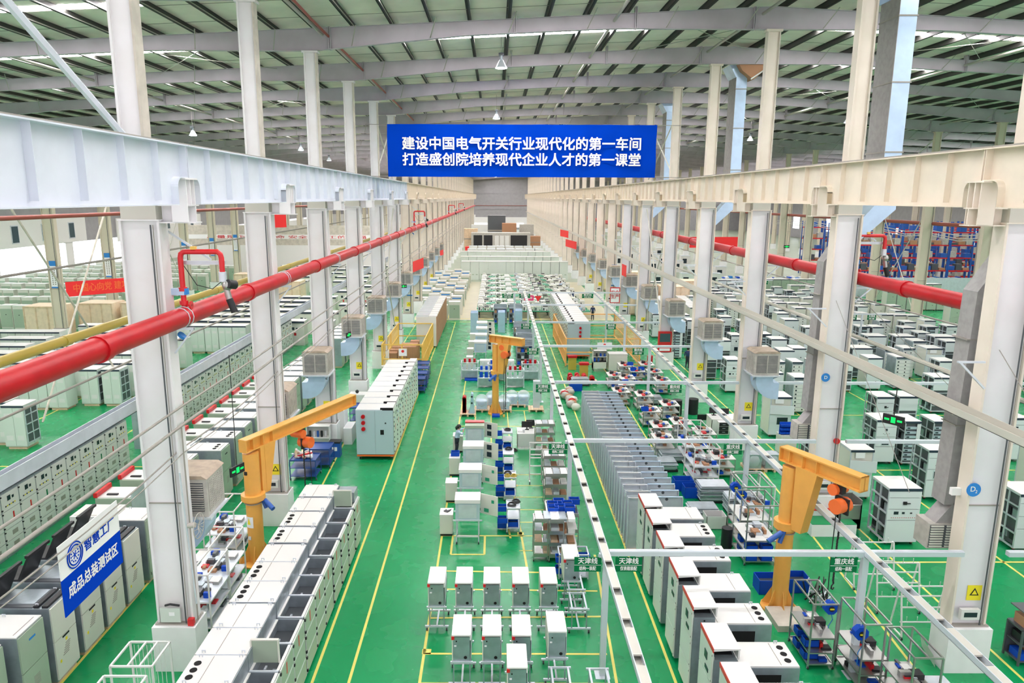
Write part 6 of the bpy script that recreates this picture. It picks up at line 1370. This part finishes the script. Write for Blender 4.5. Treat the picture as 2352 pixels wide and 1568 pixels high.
for a, (p,l,r) in zip(o, ex): a.rotation_euler = (0,0,r); a.scale = (1.3,1,1.5)
# high bay lamps
def lamp(on=True):
    t = thing('high_bay_lamp', '', 'lamp'); b = MB(); b.tube((0,0,.1),(0,0,.45),.08,'galv',10); b.tube((0,0,-.3),(0,0,.1),.32,'galvl',16,.1,False); b.build('reflector', t); MB().tube((0,0,-.31),(0,0,-.29),.28,'lampg' if on else 'white',16).build('lens', t); MB().tube((0,0,.45),(0,0,1.6),.012,'rope',5).build('cord', t)
    b = MB(); b.box(-.14,.14,-.14,.14,.3,.42,'pitm'); b.build('ballast', t); return t
series(lambda: lamp(True), [((.3,38.5,19.75),'bright bluish high bay lamp high over the centre, nearest','lit high bay lamps'),((0.1,62,19.7),'second lit lamp just above the blue banner','lit high bay lamps'),((28.9,61,19.4),'lit lamp in the right bay beside the first right column','lit high bay lamps'),((-24.4,60,18.1),'lit lamp in the left bay below the rafters','lit high bay lamps'),((26.5,77,19.2),'second lit lamp in the right bay, farther','lit high bay lamps'),((-21,80,18.2),'farther lit lamp in the left bay','lit high bay lamps'),((-22.5,100,18.1),'farthest lit lamp in the left bay','lit high bay lamps'),((.2,210,19),'distant lit lamp under the banner edge','lit high bay lamps')])
t = thing('roof_vent_tear', 'hanging torn flap of roof insulation near the right columns', 'insulation', (15.4,45.6,20.0)); b = MB(); b.prism([(-1.2,1.5),(1.3,1.5),(.6,.4),(.1,0),(-.6,.5)], 'y', -.4,.6,'card'); b.build('flap', t); b = MB(); b.path([(-.1,-.5,0),(.8,-.5,.6),(1.4,-.5,1.6)],.05,'cabw',6); b.build('edge', t)
# ---------------- far centre: assembly benches with small white boxes ----------------
rr = random.Random(3)
def parts_bench(seed, n=13, w=12.4):
    t = thing('assembly_bench', '', 'bench'); r = random.Random(seed); b = MB(); b.box(0,w,-.08,1.15,.72,.8,'greent'); b.build('table_top', t)
    b = MB()
    for i in range(8): b.box(.2+w*i/8,.28+w*i/8,.1,.9,0,.72,'dark')
    b.build('trestle', t); x = .1; k = 0; g = MB()
    while x < w-.6:
        ww = r.uniform(.45,.8); hh = r.uniform(.25,.6); c = MB(); m = ('cabw','cab','cabf','cabg','cab')[r.randrange(5)]
        c.box(x,x+ww,.1,.95,.8,.8+hh,m); c.box(x+.08,x+.2,.09,.1,.85,.8+hh*.7,'screen'); c.box(x+ww-.2,x+ww-.1,.09,.1,.84,.95,'hole')
        if r.random() < .6: c.box(x+.05,x+ww-.05,.15,.8,.8+hh,.8+hh+.08,('dark','pitm','galvl','greent','galv','cabw','dark','cab')[r.randrange(8)])
        c.build('switch_box', t); x += ww+r.uniform(.03,.15)
    return t
L = []
for i in range(19):
    y = 77.6+1.85*i; L.append(((-2.0 if i else -1.9, y, 0), '%s green bench loaded with small white switch boxes, beyond the aisle crossing' % ORD[i], 'loaded green benches'))
series(lambda: parts_bench(1), L[0::3]); series(lambda: parts_bench(2), L[1::3]); series(lambda: parts_bench(5), L[2::3])
# cabinets left of the beige aisle
def beige(h, tp='cabw', blue=False):
    t = thing('beige_cabinet', '', 'cabinet'); MB().box(-.6,.6,0,1.0,0,h,'cab').build('body', t); MB().box(-.62,.62,-.02,1.02,h,h+.05,tp).build('top', t)
    if blue: MB().box(-.5,.5,-.03,-.0,h-.25,h-.12,'bluel').build('blue_stripe', t)
    d = MB().box(-.55,.55,-.03,0,.15,h-.3,'cabg' if not blue else 'cab').build('door', t); MB().box(-.06,.06,-.04,-.03,h*.6,h*.6+.06,'dark').build('lock', d); return t
for pr_, sel in ((lambda: beige(1.9), 0), (lambda: beige(2.1,'cabw',True), 1), (lambda: beige(1.5), 2)):
    sp = []
    for i in range(12):
        for j in range(4):
            if (i+j)%3 == sel and not (i < 2 and j < 1): sp.append(((-9.0+1.35*j+.1*(i%2)+.6, 76.5+3.0*i, 0), 'beige cabinet, %s from the left, %s row beside the pale aisle' % (ORD[j].replace('nearest','first'), ORD[i]), 'beige cabinets beside the pale aisle'))
    series(pr_, sp)
# long wall of cabinets across the nave
def wallcab():
    t = thing('tall_wall_cabinet', '', 'cabinet'); MB().box(-.68,.68,0,1.2,0,2.9,'cabf').build('body', t); MB().box(-.7,.7,-.05,1.2,2.9,3.0,'cabw').build('top', t)
    for s in (-1,1): d = MB().box(min(.02*s,.64*s),max(.02*s,.64*s),-.03,0,.2,2.8,'cabf').build('door', t); MB().box(.3*s-.15,.3*s+.15,-.035,-.03,.8,.95,'cabg').build('vent', d)
    return t
sp = []
for i, y in enumerate((114.5, 124, 136)):
    for j in range(12): sp.append(((-4.6+1.42*j-.6*i, y, 0), '%s cabinet from the left, %s wall of tall cabinets across the hall' % (ORD[j].replace('nearest','first'), ORD[i]), 'tall cabinets across the hall'))
series(wallcab, sp)
def gen(name, cat, build, L, grp): series(build, [(p, l, grp) for p, l in L])
def lowm():
    t = thing('white_machine', '', 'machine'); MB().box(-.9,.9,0,1.4,0,2.0,'cabw').build('body', t); MB().box(-.6,.2,-.03,0,.6,1.5,'screen').build('window', t); MB().box(-.9,.9,0,1.4,2.0,2.08,'galvl').build('top', t); return t
gen('', '', lowm, [((-5+2.1*(i%8), 147+9*(i//8), 0), '%s white machine of the %s line before the back hall' % (ORD[i%8], ORD[i//8])) for i in range(24)], 'white machines at the back')
t = thing('machining_centre', 'long grey machine with dark windows near the back', 'machine', (-6,183,0)); MB().box(0,15,0,4,0,4.2,'cooler').build('body', t)
for x in (.6,3.2,10): MB().box(x,x+2.2 if x < 9 else x+4.2,-.05,0,1,3.6,'dark').build('window', t)
for i in range(3): MB().box(6+1.3*i,7+1.3*i,-.1,0,.6,3.5,'cabw').build('door', t)
for i, (x, y, w, h, m) in enumerate(((-7,170,2.2,1.5,'redb'),(-8,188,3.5,5,'wood'),(-2,205,5,8,'pitm'),(2,200,4,6,'card'),(7,205,4,5.5,'cooler'),(-7,215,6,5,'cabw'),(9,190,3,3,'card'))):
    t = thing('stored_block', ('red covered table','wooden crate pile','dark screen wall','brown box pile','brownish box pile on the right','white box pile','brown crate on the right')[i]+' near the back wall', 'crate', (x,y,0)); MB().box(0,w,0,3,0,h,m).build('body', t); MB().box(-.05,w+.05,-.05,.0,h*.45,h*.5,'cond').build('strap', t)
# ---------------- left bay far ----------------
def crate(w, d, h):
    t = thing('wooden_crate', '', 'crate'); MB().box(-w/2,w/2,0,d,.1,h,'crate').build('body', t)
    for x in (-w/2,-w/2+w/3,-w/2+2*w/3,w/2-.12): MB().box(x,x+.12,-.03,0,.1,h,'wood').build('batten', t)
    for z in (.1,h-.12): MB().box(-w/2,w/2,-.05,-.03,z,z+.12,'wood').build('batten', t)
    MB().box(-w/2,w/2,.05,d-.05,0,.1,'wood').build('skid', t); return t
series(lambda: crate(3.2,2.4,3.2), [((x,y,0),l,'pale wooden crates') for x,y,l in ((-37.2,66,'pale plywood crate behind the first tan column'),(-33.5,66.5,'pale plywood crate left of the red slogan banner'),(-41,64,'large open plywood crate at the left edge, holding a cabinet'),(-25.5,78,'pale plywood crate beyond the nearest water cannon'),(-29,83,'second pale crate beyond the water cannon'),(-24.5,84,'third pale crate beyond the water cannon'),(-28,90,'farther pale crate beyond the water cannon'),(-32,92,'farthest pale crate in the left bay'),
   (16.6,80,'pale plywood crate behind the seventh right column'),(20.4,80.2,'second pale plywood crate in the right bay'),(24.0,86,'third pale plywood crate in the right bay'),(18.2,96,'crate farther in the right bay'),(15.6,102,'crate farthest in the right bay'))])
sp = []
for j in range(13):
    y = 62+5.2*j
    for i in range(9):
      if not (j < 6 and (-12.5-2.6*i < -19.8 or j > 2 and i > 3)): sp.append(((-12.5-2.6*i-(.6*(j%2)), y+.25*(i%3), 0), 'grey-topped control cabinet, %s from the right in %s row, left bay' % (ORD[i].replace('nearest','first'), ORD[j]), 'control cabinets of the left bay'))
def ctrl():
    t = thing('control_cabinet', '', 'cabinet'); MB().box(-.8,.8,0,1.2,0,2.1,'cab').build('body', t); MB().box(-.85,.85,-.05,1.25,2.1,2.2,'cabw').build('top', t); MB().box(-.85,.85,-.06,-.05,2.02,2.18,'hdr').build('header', t)
    d = MB().box(-.75,.75,-.03,0,.15,1.95,'cab').build('door', t); b = MB(); b.box(-.3,-.05,-.04,-.03,1.4,1.65,'screen'); b.box(.1,.25,-.04,-.03,1.4,1.6,'screen'); b.build('meter', d); MB().box(-.1,.1,-.04,-.03,.9,1.15,'red').build('red_label', d); return t
for j in range(6):
    for i in range(5): sp.append(((-20.5-1.95*i, 62.5+3.1*j+.2*(i%2), 0), 'grey-topped control cabinet, %s from right, %s short row near crates' % (ORD[i].replace('nearest','first'), ORD[j]), 'control cabinets of the left bay'))
series(ctrl, sp)
sp = []
for j in range(9):
    for i in range(17): sp.append(((-41-1.5*i, 70+6*j+.3*(i%2), 0), 'white cabinet %s from the right, %s row beyond the tan columns' % (ORD[i].replace('nearest','first'), ORD[j]), 'white cabinets beyond the tan columns'))
series(lambda: beige(2.3), sp)
sp = []
for j in range(11):
    t_ = (('-'),)
    sp.append(((-33.4-.1*j, 54.0+.5*j-3, 0), '%s grey blue sheet of the leaning pack at the left edge' % ORD[j], 'leaning sheet pack'))
series(lambda: panel(1.3, False), sp)
t = thing('white_partition', 'long white partition wall deep in the left bay', 'partition', (-36,118,0)); MB().box(-14,20,0,.3,0,5.2,'wallw').build('panel', t); b = MB(); b.box(-14,20,-.05,0,6.2,6.9,'white'); b.box(-14,20,0,.3,5.2,8.4,'flange'); b.build('fascia', t); text('lettering','质量是企业的生命 安全是员工的幸福',t,.55,'red',(2,-.06,6.5),bold=.01,width=26)
# ---------------- right bay far ----------------
def rack():
    t = thing('pallet_rack', '', 'rack')
    for x in (0,3.4):
        for y in (0,1.1): MB().box(x-.07,x+.07,y-.07,y+.07,0,9.2,'motor').build('upright', t)
    for k in range(5):
        for y in (0,1.1): MB().box(0,3.4,y-.05,y+.05,1.9*k+.4,1.9*k+.56,'red').build('beam', t)
    b = MB()
    for k in range(5):
        for i in range(3):
            if (i*2+k)%4: b.box(.15+1.1*i,1.05+1.1*i,.05,1.0,1.9*k+.57,1.9*k+.9+.3*((i+k)%3),('card','motor','cooler','pitm','blued')[(2*i+k)%5])
    tag(b.build('stored_goods', t),None,None,kind='stuff'); return t
series(rack, [((54+3.6*(i%9)+(2.2 if i%9 > 4 else 0), 108+9*(i//9), 0), 'blue and orange pallet rack, %s from the left in the %s row' % (ORD[i%9].replace('nearest','first'), ('front','second','third')[i//9]), 'blue pallet racks') for i in range(27)])
t = thing('grey_partition', 'long grey partition wall in front of the blue racks', 'partition', (44,96,0)); MB().box(0,45,0,.2,0,2.6,'galvl').build('panel', t)
def rtable():
    t = thing('roller_table', '', 'table'); MB().box(-3,3,0,1.6,.8,.88,'cabw').build('table_top', t); b = MB()
    for x in (-2.8,-1,1,2.7): b.box(x,x+.1,.1,1.5,0,.8,'galv')
    b.build('leg', t); b = MB()
    for i in range(10): b.box(-2.8+.56*i,-2.4+.56*i,.2,1.2,.88,1.0+.1*(i%3),('blue','paper','bluel','galvl')[i%4])
    tag(b.build('small_parts', t),None,None,kind='stuff'); return t
series(rtable, [((38+8*(i%5), 101+4.5*(i//5), 0), 'table with blue and white parts, %s from left, %s row' % (ORD[i%5].replace('nearest','first'), ('the front','the second','the third')[i//5]), 'tables before the racks') for i in range(15)])
series(lowm, [((16+4.2*(i%6), 106+11*(i//6), 0), 'machine box, %s from the left in the %s line deep in the right bay' % (ORD[i%6].replace('nearest','first'), ORD[i//6]), 'machines deep in the right bay') for i in range(36)])
def bluecart():
    t = thing('blue_part_rack', '', 'rack'); b = MB(); frame_box(b,-1,1,0,1,0,1.2,.05,'galvl',(.5,)); b.build('frame', t); b = MB()
    for i in range(6): b.box(-.95+.32*i,-.7+.32*i,.1,.8,1.2,1.35+.1*(i%2),'blue')
    tag(b.build('bin', t),None,None,kind='stuff'); return t
series(bluecart, [((25+2.6*(i%4), 88+2.5*(i//4), 0), 'rack with blue parts, %s from the left in the %s row near the wooden crates' % (ORD[i%4].replace('nearest','first'), ORD[i//4]), 'racks with blue parts') for i in range(12)])

# ---------------- people ----------------
def person(l, loc, rz, shirt, trous, pose, hairlong=False, seat=False):
    t = thing('person', l, 'person', loc, rz)                         # faces local +x
    if pose == 'sit': J = dict(pel=(0,0,.5),ch=(.08,0,.95),nk=(.1,0,1.08),hd=(.14,0,1.22),kL=(.42,.1,.5),kR=(.42,-.1,.5),aL=(.4,.1,.08),aR=(.4,-.1,.08),sL=(.08,.17,1.0),sR=(.08,-.17,1.0),eL=(.25,.22,.8),eR=(.25,-.22,.8),hL=(.48,.12,.82),hR=(.48,-.12,.82))
    elif pose == 'reach': J = dict(pel=(0,0,.86),ch=(.08,0,1.22),nk=(.1,0,1.36),hd=(.15,0,1.48),kL=(.05,.09,.46),kR=(-.02,-.09,.46),aL=(0,.1,.07),aR=(-.1,-.1,.07),sL=(.08,.17,1.27),sR=(.08,-.17,1.27),eL=(.32,.18,1.3),eR=(.28,-.16,1.12),hL=(.55,.1,1.42),hR=(.34,-.06,1.32))
    else: J = dict(pel=(0,0,.9),ch=(.02,0,1.28),nk=(.03,0,1.42),hd=(.05,0,1.56),kL=(.04,.09,.48),kR=(.02,-.09,.48),aL=(0,.1,.07),aR=(-.04,-.1,.07),sL=(.02,.18,1.34),sR=(.02,-.18,1.34),eL=(.0,.24,1.07),eR=(.0,-.24,1.07),hL=(.15,.22,.86),hR=(.15,-.22,.86))
    names = ['pel','ch','nk','hd','kL','kR','aL','aR','sL','sR','eL','eR','hL','hR']; V = [Vector(J[n]) for n in names]; ix = {n:i for i,n in enumerate(names)}
    rad = dict(pel=.14,ch=.15,nk=.055,hd=.105,kL=.07,kR=.07,aL=.045,aR=.045,sL=.065,sR=.065,eL=.045,eR=.045,hL=.032,hR=.032)
    E = [('pel','ch'),('ch','nk'),('nk','hd'),('pel','kL'),('pel','kR'),('kL','aL'),('kR','aR'),('ch','sL'),('ch','sR'),('sL','eL'),('sR','eR'),('eL','hL'),('eR','hR')]
    edges = [(ix[a],ix[b]) for a,b in E]; R = [rad[n] for n in names]
    for s in 'LR':
        V.append(Vector(J['a'+s])+Vector((.14,0,-.03))); R.append(.035); edges.append((ix['a'+s],len(V)-1))
        h = Vector(J['h'+s]); d = (h-Vector(J['e'+s])).normalized(); side = d.cross(Vector((0,0,1))).normalized(); p = len(V); V.append(h+d*.05); R.append(.026); edges.append((ix['h'+s],p))
        for k in range(4): V.append(h+d*(.13-.012*abs(k-1))+side*(.018*(k-1.5))+Vector((0,0,-.02))); R.append(.008); edges.append((p,len(V)-1))
        V.append(h+d*.05+side*.05+Vector((0,0,.02))); R.append(.009); edges.append((ix['h'+s],len(V)-1))
    me = bpy.data.meshes.new('body'); me.from_pydata(V, edges, []); ob = bpy.data.objects.new('tmp', me); COL.objects.link(ob)
    ob.modifiers.new('s','SKIN'); me.skin_vertices or None
    sv = me.skin_vertices[0].data if len(me.skin_vertices) else None
    if sv is None:
        bpy.context.view_layer.objects.active = ob; sv = me.skin_vertices[0].data
    for i, r in enumerate(R): sv[i].radius = (r, r)
    sv[0].use_root = True; sd = ob.modifiers.new('u','SUBSURF'); sd.levels = 1
    bm_ = bpy.data.meshes.new_from_object(ob.evaluated_get(bpy.context.evaluated_depsgraph_get())); bpy.data.objects.remove(ob)
    for n in ('skin', shirt, trous, 'dark'): bm_.materials.append(M[n])
    hz = J['pel'][2]+.05
    for p in bm_.polygons:
        c = p.center; p.use_smooth = True
        dh = min((c-Vector(J['hL'])).length, (c-Vector(J['hR'])).length)
        if c.z > J['nk'][2]-.0 and (c-Vector(J['hd'])).length < .24 or dh < .1 or (dh < .17 and (c-Vector(J['hd'])).length > .2 and c.z < J['nk'][2] and min((c-Vector(J['eL'])).length,(c-Vector(J['eR'])).length) > .12): i = 0
        elif c.z < .1: i = 3
        elif c.z < hz and not (min((c-Vector(J['eL'])).length,(c-Vector(J['eR'])).length) < .12): i = 2
        else: i = 1
        p.material_index = i
    link('body', bm_, t)
    h = Vector(J['hd']); b = MB(); b.ball(h+Vector((-.035,0,.035)), .125, 'hair', 10, 7, (1,.95,1))
    if hairlong: b.ball(h+Vector((-.15,0,-.03)), .075, 'hair', 8, 5, (1,1,1.5))
    b.build('hair', t); b = MB()
    for s in (-1,1): b.ball(h+Vector((.098,.036*s,.01)), .012, 'dark', 6, 4)
    b.ball(h+Vector((.112,0,-.02)), .018, 'skin', 6, 4); b.box(h.x+.095,h.x+.104,-.022,.022,h.z-.062,h.z-.054,'redp'); b.build('face', t)
    for s in (-1,1): MB().ball(h+Vector((0,.108*s,0)), .022, 'skin', 6, 4, (1,.5,1.3)).build('ear', t)
    return t
person('woman in a pale blue shirt and dark trousers reaching into the red-topped cabinet', (-1.92,35.0,0), .15, 'shirt', 'trous', 'reach', True)
person('person in a pale shirt and black trousers standing in the pale aisle', (-3.9,97.5,0), 2.8, 'shirt', 'trous', 'stand')
person('person in navy standing behind the red hydrant cabinet', (15.0,54.2,0), 1.2, 'navy', 'trous', 'stand')
person('person in white among the cabinets of the right bay', (35.0,52.4,0), -2, 'shirt', 'trous', 'stand')
person('person in black bending over the white boxes', (6.3,99.4,0), 1.7, 'navy', 'trous', 'reach')
person('person in pale blue, left of two behind the black-clad one', (7.6,103.1,0), -1.5, 'shirt', 'trous', 'reach')
person('person in pale blue, right of two at the far benches', (9.2,99.4,0), -1.8, 'shirt', 'trous', 'reach')
person('person in black at the benches near the blue machine', (9.8,88.3,0), 1.4, 'navy', 'trous', 'reach')
person('person in white shirt working beside the pale cabinet block', (9.2,76.6,0), -1.5, 'shirt', 'trous', 'stand')
person('person in dark blue working right of the white-shirted one', (10.6,76.4,0), 1.5, 'navy', 'trous', 'stand')

# ---------------- drop far fillers that would stand inside something else ----------------
bpy.context.view_layer.update()
FILL = ('loose cabinets of the right bay','packed rows in the right bay','control cabinets of the left bay','white cabinets beyond the tan columns','green cabinets behind the fire pipe','machines deep in the right bay','tables before the racks','racks with blue parts','red-barred cabinets','pale double-door cabinets in the left bay','beige cabinets beside the pale aisle')
def foot(o):
    xs = []; ys = []; zs = []
    for c in [o]+list(o.children):
        if c.type != 'MESH': continue
        for v in c.bound_box:
            w = c.matrix_world @ Vector(v); xs.append(w.x); ys.append(w.y); zs.append(w.z)
    return (min(xs)+.06, max(xs)-.06, min(ys)+.06, max(ys)-.06, min(zs)) if xs else None
F = []
for o in scene.objects:
    if o.parent or o.type == 'CAMERA' or o.get('kind') == 'structure': continue
    if o.get('category') in ('cable','brace','beam','pipe','cable tray','cable trough','banner','lamp','duct','cage'): continue
    f = foot(o)
    if f and f[4] < 1.2 and (f[1]-f[0])*(f[3]-f[2]) < 60: F.append((o, f, o.get('group') in FILL))
F.sort(key=lambda a: a[2]); kept = []; cells = {}
for o, f, fill in F:
    ks = [(i, j) for i in range(int(f[0]//4), int(f[1]//4)+1) for j in range(int(f[2]//4), int(f[3]//4)+1)]
    if fill and any(f[0] < g[1] and g[0] < f[1] and f[2] < g[3] and g[2] < f[3] for k in ks for g in cells.get(k, ())):
        for c in list(o.children_recursive): bpy.data.objects.remove(c)
        bpy.data.objects.remove(o); continue
    for k in ks: cells.setdefault(k, []).append(f)
